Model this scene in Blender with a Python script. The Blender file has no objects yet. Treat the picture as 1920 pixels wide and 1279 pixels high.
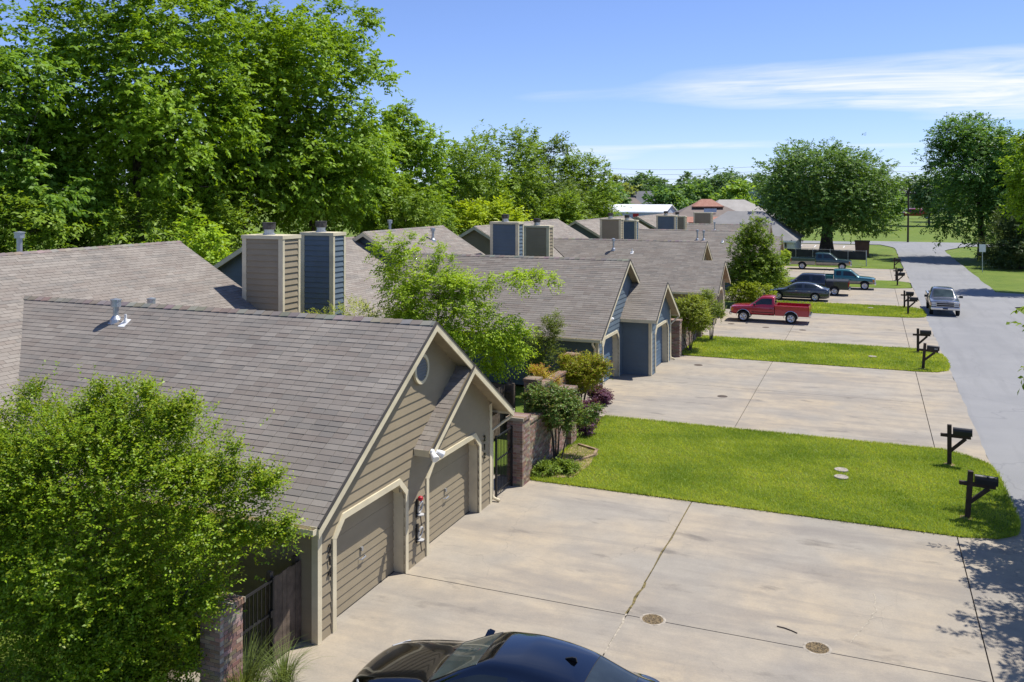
import bpy, bmesh, math, random
import numpy as np
from mathutils import Vector, Matrix

scene = bpy.context.scene
COL = scene.collection
R_ = math.radians

# ------------------------------------------------------------------ camera
H_CAM = 8.8
cam_d = bpy.data.cameras.new('camera')
cam = bpy.data.objects.new('camera', cam_d)
COL.objects.link(cam)
cam_d.sensor_fit = 'HORIZONTAL'
cam_d.sensor_width = 36.0
cam_d.lens = 36.0 * 1650 / 1920
cam_d.shift_y = -(639.5 - 360) / 1920
cam_d.clip_start = 0.1
cam_d.clip_end = 5000
cam.location = (0, 0, H_CAM)
cam.rotation_euler = (R_(90), 0, math.atan(672 / 1650))
scene.camera = cam

# ------------------------------------------------------------------ light
SX, SY = 0.37, 0.36            # horizontal run of the sun ray per metre of height
sun_el = math.atan(1 / math.hypot(SX, SY))
sun_az = math.atan2(SX, SY)    # clockwise from +Y
sd = bpy.data.lights.new('sun', 'SUN')
sd.energy = 5.0
sd.angle = R_(0.53)
sd.color = (1.0, 0.955, 0.88)
sun = bpy.data.objects.new('sun', sd)
COL.objects.link(sun)
sun.location = (60, 80, 200)
sun.rotation_euler = Vector((SX, SY, 1)).to_track_quat('Z', 'Y').to_euler()

world = bpy.data.worlds.new('World')
scene.world = world
world.use_nodes = True
wn, wl = world.node_tree.nodes, world.node_tree.links
wn.clear()
sky = wn.new('ShaderNodeTexSky')
sky.sky_type = 'NISHITA'
sky.sun_disc = False
sky.sun_elevation = sun_el
sky.sun_rotation = sun_az
sky.altitude = 200
sky.air_density = 0.8
sky.dust_density = 0.0
sky.ozone_density = 3.5
bg = wn.new('ShaderNodeBackground'); bg.inputs['Strength'].default_value = 0.128
wo = wn.new('ShaderNodeOutputWorld')
# cirrus: streaky noise on a flat layer high above, all round the sky
tc = wn.new('ShaderNodeTexCoord')
sep = wn.new('ShaderNodeSeparateXYZ'); wl.new(tc.outputs['Generated'], sep.inputs[0])
def wmath(op, a, b=None, clamp=False):
    n = wn.new('ShaderNodeMath'); n.operation = op; n.use_clamp = clamp
    for i, v in enumerate((a, b)):
        if v is None: continue
        if isinstance(v, (int, float)): n.inputs[i].default_value = v
        else: wl.new(v, n.inputs[i])
    return n.outputs[0]
zc = wmath('MAXIMUM', sep.outputs['Z'], 0.01)
zc = wmath('ADD', zc, 0.06)
cx = wmath('DIVIDE', sep.outputs['X'], zc); cy = wmath('DIVIDE', sep.outputs['Y'], zc)
comb = wn.new('ShaderNodeCombineXYZ'); wl.new(cx, comb.inputs[0]); wl.new(cy, comb.inputs[1])
mp = wn.new('ShaderNodeMapping'); wl.new(comb.outputs[0], mp.inputs[0])
mp.inputs['Rotation'].default_value = (0, 0, R_(-7)); mp.inputs['Scale'].default_value = (0.30, 0.55, 1)
mp.inputs['Location'].default_value = (9.0, 5.4, 0)
n1 = wn.new('ShaderNodeTexNoise'); n1.inputs['Scale'].default_value = 0.75; n1.inputs['Detail'].default_value = 2; n1.inputs['Roughness'].default_value = 0.5
wl.new(mp.outputs[0], n1.inputs['Vector'])
mp2 = wn.new('ShaderNodeMapping'); wl.new(comb.outputs[0], mp2.inputs[0])
mp2.inputs['Rotation'].default_value = (0, 0, R_(-7)); mp2.inputs['Scale'].default_value = (0.8, 1.9, 1)
n2 = wn.new('ShaderNodeTexNoise'); n2.inputs['Scale'].default_value = 1.3; n2.inputs['Detail'].default_value = 8; n2.inputs['Roughness'].default_value = 0.62
n2.inputs['Distortion'].default_value = 0.9
wl.new(mp2.outputs[0], n2.inputs['Vector'])
mr = wn.new('ShaderNodeMapRange'); wl.new(n1.outputs['Fac'], mr.inputs[0])
mr.inputs[1].default_value = 0.54; mr.inputs[2].default_value = 0.65
mr2 = wn.new('ShaderNodeMapRange'); wl.new(n2.outputs['Fac'], mr2.inputs[0])
mr2.inputs[1].default_value = 0.24; mr2.inputs[2].default_value = 0.66
cl = wmath('MULTIPLY', mr.outputs[0], mr2.outputs[0])
hz = wn.new('ShaderNodeMapRange'); wl.new(sep.outputs['Z'], hz.inputs[0]); hz.inputs[1].default_value = 0.012; hz.inputs[2].default_value = 0.05
cl = wmath('MULTIPLY', cl, hz.outputs[0])
cl = wmath('MULTIPLY', cl, 0.9, True)
mixc = wn.new('ShaderNodeMixRGB'); wl.new(cl, mixc.inputs[0])
gm = wn.new('ShaderNodeGamma'); gm.inputs[1].default_value = 0.8; wl.new(sky.outputs[0], gm.inputs[0])
wb = wn.new('ShaderNodeMixRGB'); wb.blend_type = 'MULTIPLY'; wb.inputs[0].default_value = 1; wl.new(gm.outputs[0], wb.inputs[1]); wb.inputs[2].default_value = (0.92, 1.02, 1.40, 1)
wl.new(wb.outputs[0], mixc.inputs[1])
mixc.inputs[2].default_value = (6.0, 6.1, 6.3, 1)
wl.new(mixc.outputs[0], bg.inputs['Color'])
wl.new(bg.outputs[0], wo.inputs['Surface'])

vs = scene.view_settings
vs.view_transform = 'Standard'; vs.look = 'None'; vs.exposure = 0.43; vs.gamma = 1.0
vs.use_curve_mapping = False
scene.cycles.max_bounces = 6
scene.cycles.diffuse_bounces = 3
scene.cycles.transparent_max_bounces = 6

# ------------------------------------------------------------------ helpers
class MB:
    """collects polygons, then links them as ONE mesh object"""
    def __init__(s): s.v = []; s.f = []; s.t = []; s.mi = []
    def poly(s, pts, tint=None, mi=0):
        n = len(s.v); s.v += [tuple(p) for p in pts]; s.f.append(tuple(range(n, n + len(pts)))); s.t.append(tint); s.mi.append(mi)
    def mesh8(s, c, tint=None, skip=(), mi=0):
        """8 corners: bottom ring 0-3, top ring 4-7"""
        n = len(s.v); s.v += [tuple(p) for p in c]
        for k, q in enumerate(((3, 2, 1, 0), (4, 5, 6, 7), (0, 1, 5, 4), (1, 2, 6, 5), (2, 3, 7, 6), (3, 0, 4, 7))):
            if k in skip: continue
            s.f.append(tuple(n + i for i in q)); s.t.append(tint); s.mi.append(mi)
    def box(s, x0, x1, y0, y1, z0, z1, tint=None, mi=0):
        s.mesh8([(x0, y0, z0), (x1, y0, z0), (x1, y1, z0), (x0, y1, z0), (x0, y0, z1), (x1, y0, z1), (x1, y1, z1), (x0, y1, z1)], tint, (), mi)
    def beam(s, p0, p1, a, b, tint=None, mi=0):
        """bar from p0 to p1 with cross-section spanned by vectors a and b (from the p corner)"""
        p0, p1, a, b = map(Vector, (p0, p1, a, b))
        s.mesh8([p0, p1, p1 + a, p0 + a, p0 + b, p1 + b, p1 + a + b, p0 + a + b], tint, (), mi)
    def slab(s, pts, off, tint=None, mi=0):
        """polygon extruded by vector off"""
        pts = [Vector(p) for p in pts]; off = Vector(off); n = len(pts)
        s.poly(pts, tint, mi); s.poly([p + off for p in reversed(pts)], tint, mi)
        for i in range(n):
            j = (i + 1) % n
            s.poly([pts[j], pts[i], pts[i] + off, pts[j] + off], tint, mi)
    def tube(s, path, rad, sides=6, tint=None, cap=True, mi=0):
        path = [Vector(p) for p in path]
        if not isinstance(rad, (list, tuple)): rad = [rad] * len(path)
        n0 = len(s.v); up = Vector((0.13, 0.21, 1)).normalized()
        for i, p in enumerate(path):
            d = (path[min(i + 1, len(path) - 1)] - path[max(i - 1, 0)]).normalized()
            if abs(d.dot(up)) > 0.97: up = Vector((1, 0.1, 0.05)).normalized()
            a = d.cross(up).normalized(); b = d.cross(a).normalized()
            for k in range(sides):
                t = 2 * math.pi * k / sides
                s.v.append(tuple(p + (a * math.cos(t) + b * math.sin(t)) * rad[i]))
        for i in range(len(path) - 1):
            for k in range(sides):
                k2 = (k + 1) % sides
                s.f.append((n0 + i * sides + k, n0 + i * sides + k2, n0 + (i + 1) * sides + k2, n0 + (i + 1) * sides + k)); s.t.append(tint); s.mi.append(mi)
        if cap:
            s.f.append(tuple(n0 + k for k in range(sides))); s.t.append(tint); s.mi.append(mi)
            m = n0 + (len(path) - 1) * sides
            s.f.append(tuple(m + k for k in reversed(range(sides)))); s.t.append(tint); s.mi.append(mi)
    def lathe(s, c, axis, prof, sides=24, tint=None, mi=0, cap=True):
        """prof: (distance along axis, radius)"""
        c = Vector(c); ax = Vector(axis).normalized()
        a = ax.orthogonal().normalized(); b = ax.cross(a); n0 = len(s.v)
        for (h, r) in prof:
            for k in range(sides):
                t = 2 * math.pi * k / sides
                s.v.append(tuple(c + ax * h + (a * math.cos(t) + b * math.sin(t)) * r))
        for i in range(len(prof) - 1):
            for k in range(sides):
                k2 = (k + 1) % sides
                s.f.append((n0 + i * sides + k, n0 + i * sides + k2, n0 + (i + 1) * sides + k2, n0 + (i + 1) * sides + k)); s.t.append(tint); s.mi.append(mi)
        for i in (0, len(prof) - 1):
            if cap and prof[i][1] > 1e-4:
                s.f.append(tuple(n0 + i * sides + k for k in range(sides))); s.t.append(tint); s.mi.append(mi)
    def mesh(s, name, mats, smooth=False):
        me = bpy.data.meshes.new(name); me.from_pydata(s.v, [], s.f); me.update()
        for m in (mats if isinstance(mats, (list, tuple)) else [mats]): me.materials.append(m)
        if any(t is not None for t in s.t):
            at = me.attributes.new('tint', 'FLOAT_COLOR', 'FACE')
            at.data.foreach_set('color', [c for t in s.t for c in ((*t, 1) if t else (1, 1, 1, 1))])
        if any(s.mi): me.polygons.foreach_set('material_index', s.mi)
        if smooth: me.polygons.foreach_set('use_smooth', [True] * len(me.polygons))
        return me
    def build(s, name, mats, parent=None, smooth=False, kind=None):
        return link(name, s.mesh(name, mats, smooth), parent, kind)

def link(name, data, parent=None, kind=None):
    o = bpy.data.objects.new(name, data); COL.objects.link(o)
    if parent is not None:
        o.parent = parent
        o.matrix_parent_inverse = WM(parent).inverted()
    if kind: o['kind'] = kind
    return o
def WM(o):
    m = o.matrix_parent_inverse @ o.matrix_basis if o.parent else o.matrix_basis
    return (WM(o.parent) @ m) if o.parent else m.copy()
def thing(name, label, cat, loc=(0, 0, 0), rz=0, group=None):
    o = bpy.data.objects.new(name, None); COL.objects.link(o)
    o.location = loc; o.rotation_euler = (0, 0, rz); o.empty_display_size = 0.3
    o['label'] = label; o['category'] = cat
    if group: o['group'] = group
    return o
def tag(o, label, cat, group=None):
    o['label'] = label; o['category'] = cat
    if group: o['group'] = group
    return o
def struct(o):
    o['kind'] = 'structure'; return o
def put(o, parent):
    """child whose mesh is in the parent's local coordinates"""
    o.parent = parent; o.matrix_parent_inverse = Matrix.Identity(4); return o
def copy_tree(o, parent=None):
    c = o.copy(); COL.objects.link(c)
    if parent is not None: c.parent = parent
    for ch in list(o.children): copy_tree(ch, c)
    return c
def smooth_by_angle(o, deg=35):
    me = o.data
    me.polygons.foreach_set('use_smooth', [True] * len(me.polygons))
    bm = bmesh.new(); bm.from_mesh(me)
    for e in bm.edges:
        if len(e.link_faces) == 2 and e.calc_face_angle(0) > R_(deg): e.smooth = False
    bm.to_mesh(me); bm.free()
def text_mesh(body, size, depth=0.004):
    cu = bpy.data.curves.new('txt', 'FONT'); cu.body = body; cu.size = size; cu.extrude = depth
    cu.align_x = 'CENTER'; cu.align_y = 'CENTER'
    o = bpy.data.objects.new('txt', cu); COL.objects.link(o)
    dg = bpy.context.evaluated_depsgraph_get()
    me = bpy.data.meshes.new_from_object(o.evaluated_get(dg)); bpy.data.objects.remove(o); bpy.data.curves.remove(cu)
    return me

# ------------------------------------------------------------------ materials
def nmat(name):
    m = bpy.data.materials.new(name); m.use_nodes = True
    nt = m.node_tree; b = nt.nodes['Principled BSDF']
    return m, nt, b
def noise(nt, scale, detail=4, rough=0.55, vec=None, stretch=None, dist=0):
    if vec is None:
        g = nt.nodes.new('ShaderNodeNewGeometry'); vec = g.outputs['Position']
    if stretch:
        mp = nt.nodes.new('ShaderNodeMapping'); mp.inputs['Scale'].default_value = stretch; nt.links.new(vec, mp.inputs[0]); vec = mp.outputs[0]
    n = nt.nodes.new('ShaderNodeTexNoise'); n.inputs['Scale'].default_value = scale; n.inputs['Detail'].default_value = detail
    n.inputs['Roughness'].default_value = rough; n.inputs['Distortion'].default_value = dist
    nt.links.new(vec, n.inputs['Vector']); return n.outputs['Fac']
def rng(nt, v, a, b, c=0.0, d=1.0):
    n = nt.nodes.new('ShaderNodeMapRange'); nt.links.new(v, n.inputs[0])
    for i, x in enumerate((a, b, c, d)): n.inputs[i + 1].default_value = x
    return n.outputs[0]
def mix(nt, fac, a, b, mode='MIX'):
    n = nt.nodes.new('ShaderNodeMixRGB'); n.blend_type = mode
    for i, x in enumerate((fac, a, b)):
        if isinstance(x, (int, float)): n.inputs[i].default_value = x
        elif isinstance(x, tuple): n.inputs[i].default_value = (*x, 1)
        else: nt.links.new(x, n.inputs[i])
    return n.outputs[0]
def bump(nt, b, h, strength=0.3, dist=0.01):
    n = nt.nodes.new('ShaderNodeBump'); n.inputs['Strength'].default_value = strength; n.inputs['Distance'].default_value = dist
    nt.links.new(h, n.inputs['Height']); nt.links.new(n.outputs[0], b.inputs['Normal'])
def attr(nt, name='tint'):
    n = nt.nodes.new('ShaderNodeAttribute'); n.attribute_name = name; return n.outputs['Color']
def plain(name, col, rough=0.6, metal=0, var=0.12, scale=3.0, spec=0.4, coat=0, bmp=0):
    m, nt, b = nmat(name)
    n1 = noise(nt, scale, 5); n2 = noise(nt, scale * 14, 3)
    dark = tuple(c * (1 - var * 1.6) for c in col); light = tuple(min(1, c * (1 + var)) for c in col)
    c = mix(nt, rng(nt, n1, 0.3, 0.7), dark, light)
    c = mix(nt, rng(nt, n2, 0.35, 0.7, 0, var), c, tuple(x * 0.6 for x in col))
    nt.links.new(c, b.inputs['Base Color'])
    b.inputs['Roughness'].default_value = rough; b.inputs['Metallic'].default_value = metal
    b.inputs['Specular IOR Level'].default_value = spec; b.inputs['Coat Weight'].default_value = coat
    b.inputs['Coat Roughness'].default_value = 0.04
    if bmp: bump(nt, b, n2, bmp, 0.01)
    return m
def leafmat(name, trans=0.35, rough=0.5, spec=0.22):
    m, nt, b = nmat(name)
    a = attr(nt)
    nt.links.new(a, b.inputs['Base Color']); b.inputs['Roughness'].default_value = rough; b.inputs['Specular IOR Level'].default_value = spec
    t = nt.nodes.new('ShaderNodeBsdfTranslucent')
    tcx = mix(nt, 1.0, a, (1.25, 1.15, 0.45), 'MULTIPLY'); nt.links.new(tcx, t.inputs['Color'])
    ms = nt.nodes.new('ShaderNodeMixShader'); ms.inputs[0].default_value = trans
    nt.links.new(b.outputs[0], ms.inputs[1]); nt.links.new(t.outputs[0], ms.inputs[2])
    nt.links.new(ms.outputs[0], nt.nodes['Material Output'].inputs['Surface'])
    return m

def shingle_material():
    m, nt, b = nmat('asphalt_shingle')
    a = attr(nt)
    gran = noise(nt, 90, 2, 0.7); big = noise(nt, 0.7, 5, 0.6); st = noise(nt, 1.6, 4, 0.6, stretch=(1, 1, 0.35))
    c = mix(nt, rng(nt, big, 0.3, 0.75), mix(nt, 1, a, (0.86, 0.85, 0.85), 'MULTIPLY'), mix(nt, 1, a, (1.08, 1.07, 1.05), 'MULTIPLY'))
    c = mix(nt, rng(nt, gran, 0.3, 0.75, 0.0, 0.5), c, mix(nt, 1, c, (0.6, 0.6, 0.6), 'MULTIPLY'))
    c = mix(nt, rng(nt, st, 0.58, 0.8, 0, 0.35), c, (0.10, 0.095, 0.09))
    nt.links.new(c, b.inputs['Base Color']); b.inputs['Roughness'].default_value = 0.92; b.inputs['Specular IOR Level'].default_value = 0.2
    bump(nt, b, gran, 0.35, 0.006)
    return m
def siding_material(name, col):
    m, nt, b = nmat(name)
    n1 = noise(nt, 1.1, 5, 0.6); n2 = noise(nt, 9, 4, 0.6, stretch=(0.25, 0.25, 3)); n3 = noise(nt, 2.2, 4, 0.7, stretch=(1.5, 1.5, 0.25))
    c = mix(nt, rng(nt, n1, 0.3, 0.7), tuple(x * 0.9 for x in col), tuple(x * 1.06 for x in col))
    c = mix(nt, rng(nt, n2, 0.4, 0.8, 0, 0.25), c, tuple(x * 0.72 for x in col))
    c = mix(nt, rng(nt, n3, 0.55, 0.8, 0, 0.22), c, (0.17, 0.14, 0.10))
    nt.links.new(c, b.inputs['Base Color']); b.inputs['Roughness'].default_value = 0.62; b.inputs['Specular IOR Level'].default_value = 0.35
    bump(nt, b, n2, 0.2, 0.004)
    return m
def brick_material(name='brick'):
    m, nt, b = nmat(name)
    a = attr(nt); n1 = noise(nt, 40, 3); n2 = noise(nt, 3, 4)
    c = mix(nt, rng(nt, n1, 0.35, 0.7, 0, 0.5), a, mix(nt, 1, a, (0.55, 0.55, 0.58), 'MULTIPLY'))
    c = mix(nt, rng(nt, n2, 0.55, 0.8, 0, 0.35), c, (0.12, 0.10, 0.09))
    nt.links.new(c, b.inputs['Base Color']); b.inputs['Roughness'].default_value = 0.9; bump(nt, b, n1, 0.4, 0.005)
    return m
def concrete_material():
    m, nt, b = nmat('driveway_concrete')
    big = noise(nt, 0.22, 5, 0.6); mid = noise(nt, 1.5, 9, 0.72); fine = noise(nt, 22, 3, 0.7); speck = noise(nt, 70, 2, 0.6)
    stain = noise(nt, 0.45, 8, 0.60, stretch=(0.45, 1.6, 1), dist=0.6); oil = noise(nt, 0.9, 7, 0.60, stretch=(0.6, 1.5, 1), dist=0.3)
    warm = noise(nt, 0.35, 3, 0.5)
    c = mix(nt, rng(nt, warm, 0.38, 0.60), (0.295, 0.270, 0.228), (0.385, 0.318, 0.225))
    c = mix(nt, rng(nt, big, 0.3, 0.7, 0, 0.55), c, (0.365, 0.325, 0.265))
    c = mix(nt, rng(nt, mid, 0.40, 0.72, 0, 0.75), c, (0.245, 0.222, 0.188))
    track = noise(nt, 0.8, 8, 0.60, stretch=(0.18, 2.2, 1), dist=0.5)
    c = mix(nt, rng(nt, track, 0.50, 0.70, 0, 0.46), c, (0.20, 0.182, 0.162))
    c = mix(nt, rng(nt, stain, 0.50, 0.64, 0, 0.52), c, (0.205, 0.186, 0.165))
    c = mix(nt, rng(nt, oil, 0.60, 0.72, 0, 0.6), c, (0.115, 0.103, 0.092))
    oi = nt.nodes.new('ShaderNodeObjectInfo')
    c = mix(nt, rng(nt, oi.outputs['Random'], 0, 1, 0, 0.22), c, mix(nt, 1, c, (0.72, 0.71, 0.70), 'MULTIPLY'))
    vc = nt.nodes.new('ShaderNodeTexVoronoi'); vc.feature = 'DISTANCE_TO_EDGE'; vc.inputs['Scale'].default_value = 0.30
    gp = nt.nodes.new('ShaderNodeNewGeometry'); nz = nt.nodes.new('ShaderNodeTexNoise'); nz.inputs['Scale'].default_value = 1.3; nz.inputs['Detail'].default_value = 4; nt.links.new(gp.outputs['Position'], nz.inputs['Vector'])
    ad = nt.nodes.new('ShaderNodeMixRGB'); ad.blend_type = 'ADD'; ad.inputs[0].default_value = 0.7; nt.links.new(gp.outputs['Position'], ad.inputs[1]); nt.links.new(nz.outputs['Color'], ad.inputs[2]); nt.links.new(ad.outputs[0], vc.inputs['Vector'])
    msk = noise(nt, 0.12, 2)
    ck = nt.nodes.new('ShaderNodeMath'); ck.operation = 'MULTIPLY'; nt.links.new(rng(nt, vc.outputs['Distance'], 0.0, 0.0035, 0.32, 0), ck.inputs[0]); nt.links.new(rng(nt, msk, 0.47, 0.55), ck.inputs[1])
    c = mix(nt, ck.outputs[0], c, (0.12, 0.105, 0.09))
    c = mix(nt, rng(nt, fine, 0.35, 0.75, 0, 0.4), c, mix(nt, 1, c, (0.72, 0.71, 0.70), 'MULTIPLY'))
    c = mix(nt, rng(nt, speck, 0.62, 0.75, 0, 0.5), c, (0.45, 0.40, 0.335))
    nt.links.new(c, b.inputs['Base Color']); b.inputs['Roughness'].default_value = 0.88; b.inputs['Specular IOR Level'].default_value = 0.25
    bump(nt, b, fine, 0.25, 0.01)
    return m
def asphalt_material():
    m, nt, b = nmat('road_asphalt')
    big = noise(nt, 0.25, 5, 0.6); fine = noise(nt, 35, 3, 0.75); lane = noise(nt, 0.8, 5, 0.6, stretch=(1.6, 0.12, 1)); patch = noise(nt, 0.5, 2, 0.4)
    c = mix(nt, rng(nt, big, 0.3, 0.7), (0.205, 0.206, 0.208), (0.255, 0.254, 0.25))
    c = mix(nt, rng(nt, lane, 0.5, 0.72, 0, 0.4), c, (0.15, 0.151, 0.153))
    c = mix(nt, rng(nt, fine, 0.3, 0.75, 0, 0.6), c, mix(nt, 1, c, (0.55, 0.55, 0.56), 'MULTIPLY'))
    # tar-sealed cracks
    w = nt.nodes.new('ShaderNodeTexVoronoi'); w.feature = 'DISTANCE_TO_EDGE'; w.inputs['Scale'].default_value = 0.22
    g = nt.nodes.new('ShaderNodeNewGeometry'); mp = nt.nodes.new('ShaderNodeMapping'); mp.inputs['Scale'].default_value = (1.0, 0.5, 1)
    nd = nt.nodes.new('ShaderNodeTexNoise'); nd.inputs['Scale'].default_value = 0.8
    nt.links.new(g.outputs['Position'], mp.inputs[0])
    va = nt.nodes.new('ShaderNodeMixRGB'); va.blend_type = 'ADD'; va.inputs[0].default_value = 0.9; nt.links.new(mp.outputs[0], va.inputs[1]); nt.links.new(g.outputs['Position'], nd.inputs['Vector']); nt.links.new(nd.outputs['Color'], va.inputs[2])
    nt.links.new(va.outputs[0], w.inputs['Vector'])
    c = mix(nt, rng(nt, w.outputs['Distance'], 0.0, 0.006, 0.75, 0), c, (0.15, 0.15, 0.155))
    nt.links.new(c, b.inputs['Base Color']); b.inputs['Roughness'].default_value = 0.85; bump(nt, b, fine, 0.4, 0.01)
    return m
def lawn_material(name, a, b2, dry=0.25):
    m, nt, b = nmat(name)
    n1 = noise(nt, 0.45, 5, 0.6); n2 = noise(nt, 14, 4, 0.7); n3 = noise(nt, 0.16, 3); n4 = noise(nt, 60, 2, 0.7)
    c = mix(nt, rng(nt, n1, 0.32, 0.68), a, b2)
    c = mix(nt, rng(nt, n3, 0.5, 0.75, 0, dry), c, (0.24, 0.25, 0.06))
    n5 = noise(nt, 1.3, 4, 0.6); c = mix(nt, rng(nt, n5, 0.55, 0.75, 0, 0.5), c, (0.07, 0.13, 0.02))
    c = mix(nt, rng(nt, n2, 0.3, 0.7, 0, 0.55), c, mix(nt, 1, c, (0.55, 0.6, 0.5), 'MULTIPLY'))
    c = mix(nt, rng(nt, n4, 0.45, 0.7, 0, 0.5), c, mix(nt, 1, c, (0.5, 0.55, 0.5), 'MULTIPLY'))
    nt.links.new(c, b.inputs['Base Color']); b.inputs['Roughness'].default_value = 0.8; b.inputs['Specular IOR Level'].default_value = 0.15
    bump(nt, b, n4, 0.8, 0.04)
    return m

MT = {}
MT['shingle'] = shingle_material()
MT['tan'] = siding_material('tan_siding', (0.268, 0.220, 0.146))
MT['blue'] = siding_material('blue_siding', (0.102, 0.138, 0.170))
MT['trim'] = plain('cream_trim_paint', (0.60, 0.53, 0.37), 0.55, var=0.10, scale=2)
MT['tandoor'] = plain('tan_garage_door_paint', (0.268, 0.222, 0.148), 0.5, var=0.07, scale=1.5)
MT['bluedoor'] = plain('blue_garage_door_paint', (0.085, 0.135, 0.195), 0.5, var=0.07, scale=1.5)
MT['soffit'] = plain('soffit_paint', (0.30, 0.25, 0.165), 0.7, var=0.1)
MT['brick'] = brick_material()
MT['mortar'] = plain('mortar', (0.33, 0.29, 0.25), 0.95, var=0.2, scale=8)
MT['concrete'] = concrete_material()
MT['asphalt'] = asphalt_material()
MT['lawn'] = lawn_material('mown_lawn', (0.105, 0.165, 0.016), (0.175, 0.235, 0.022))
MT['field'] = lawn_material('rough_grass', (0.11, 0.17, 0.022), (0.165, 0.22, 0.032), 0.5)
MT['dirt'] = plain('bare_soil', (0.28, 0.20, 0.12), 0.95, var=0.35, scale=4, bmp=0.5)
MT['galv'] = plain('galvanised_metal', (0.45, 0.47, 0.50), 0.42, 0.75, var=0.15, scale=6)
MT['darkmetal'] = plain('black_iron', (0.02, 0.02, 0.022), 0.5, 0.3, var=0.2)
MT['white'] = plain('white_paint', (0.74, 0.74, 0.72), 0.5, var=0.06)
MT['wood'] = plain('weathered_fence_wood', (0.115, 0.085, 0.062), 0.85, var=0.35, scale=5, bmp=0.4)
MT['timber'] = plain('dark_stained_timber', (0.045, 0.026, 0.018), 0.75, var=0.3, scale=6, bmp=0.3)
MT['black'] = plain('black_paint', (0.012, 0.012, 0.013), 0.35, var=0.2)
MT['bark'] = plain('bark', (0.095, 0.075, 0.058), 0.95, var=0.4, scale=5, bmp=0.6)
MT['leaf'] = leafmat('leaf', 0.42)
MT['leafglossy'] = leafmat('leaf_glossy', 0.40, 0.42, 0.25)
MT['deck'] = plain('roof_underlay', (0.05, 0.046, 0.043), 0.95)
MT['chimcap'] = plain('chimney_flue_metal', (0.10, 0.09, 0.085), 0.6, 0.6, var=0.4, scale=7)
# ------------------------------------------------------------------ ground
PSI = math.atan(672 / 1650)
def proj(x, y, z):
    d = -x * math.sin(PSI) + y * math.cos(PSI); s = x * math.cos(PSI) + y * math.sin(PSI)
    d = max(d, 0.1)
    return 960 + 1650 * s / d, 360 - 1650 * (z - H_CAM) / d, d

def sheet(name, pts, z, mat, parent=None, thick=0.0):
    mb = MB()
    if thick: mb.slab([(x, y, z) for x, y in pts], (0, 0, -thick))
    else: mb.poly([(x, y, z) for x, y in pts])
    return mb.build(name, mat, parent)

mb = MB(); mb.poly([(-2500, -300, -0.12), (2500, -300, -0.12), (2500, 4000, -0.12), (-2500, 4000, -0.12)])
struct(mb.build('ground', MT['field']))
def strip(left, right, z):
    mb = MB(); n = len(left)
    for i in range(n - 1):
        mb.poly([(*left[i], z), (*right[i], z), (*right[i + 1], z), (*left[i + 1], z)])
    return mb
rnd = random.Random(5)
ysr = [-12 + 3 * i for i in range(62)]
L_ = [(3.6 + rnd.uniform(-.07, .07), y) for y in ysr]
Rr = []
for y in ysr:
    x = 10.25 + rnd.uniform(-.08, .08)
    if y < 70: x += 0.0
    if y > 148: x += (y - 148) * 0.35
    Rr.append((x, y))
L_ = [(x - max(0, (y - 152) * 0.25), y) for x, y in L_]
struct(strip(L_, Rr, -0.03).build('road', MT['asphalt']))
# side street that bends away to the right, and the cross street at the end
ctr = [(9.9, 82.5), (12, 82.6), (14.5, 82.2), (18, 80.5), (24, 76), (34, 66), (50, 50)]
wd = [5.6, 4.6, 3.6, 3.0, 2.9, 2.9, 2.9]
l2, r2 = [], []
for i, (x, y) in enumerate(ctr):
    a = Vector(ctr[max(0, i - 1)]); b = Vector(ctr[min(len(ctr) - 1, i + 1)]); d = (b - a).normalized(); nn = Vector((-d.y, d.x))
    l2.append(tuple(Vector((x, y)) + nn * wd[i])); r2.append(tuple(Vector((x, y)) - nn * wd[i]))
struct(strip(l2, r2, -0.036).build('side_street', MT['asphalt']))
struct(sheet('cross_street', [(-90, 160), (120, 160), (120, 168), (-90, 168)], -0.037, MT['asphalt']))

LAWNS = [(25.1, 33.3), (47.4, 54.1), (67.4, 73.7), (87.3, 94.8), (109.0, 112.0)]
DRIVES = [(10.6, 25.1), (33.3, 47.4), (54.1, 67.4), (73.7, 87.3), (94.8, 109.0)]
def lawn_outline(y0, y1, i):
    if i == 3: return [(-9.4, y0), (2.0, y0), (3.0, y0 + .6), (3.5, y0 + 1.6), (3.5, y1 - 1.6), (3.0, y1 - .6), (2.0, y1), (-9.4, y1)]
    if i == 4: return [(-1.0, y0), (2.4, y0), (3.3, y0 + .5), (3.4, y1), (-1.0, y1)]
    return [(-9.6, y0), (2.2, y0), (3.0, y0 + .2), (3.5, y0 + .7), (3.66, y0 + 1.8), (3.66, y1 - 2.2), (3.5, y1 - 1.2), (2.95, y1 - .45), (2.3, y1), (-9.6, y1)]
rnd = random.Random(11)
def wobble(pts, step, amp):
    out = []
    for i in range(len(pts)):
        a, b = Vector(pts[i]), Vector(pts[(i + 1) % len(pts)]); n = max(1, int((b - a).length / step))
        for k in range(n):
            p = a.lerp(b, k / n); out.append((p.x + rnd.uniform(-amp, amp), p.y + rnd.uniform(-amp, amp)))
    return out
for i, (y0, y1) in enumerate(LAWNS):
    o = sheet('lawn', wobble(lawn_outline(y0, y1, i), 0.25, 0.035), 0.02, MT['lawn'], thick=0.1); struct(o)
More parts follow.
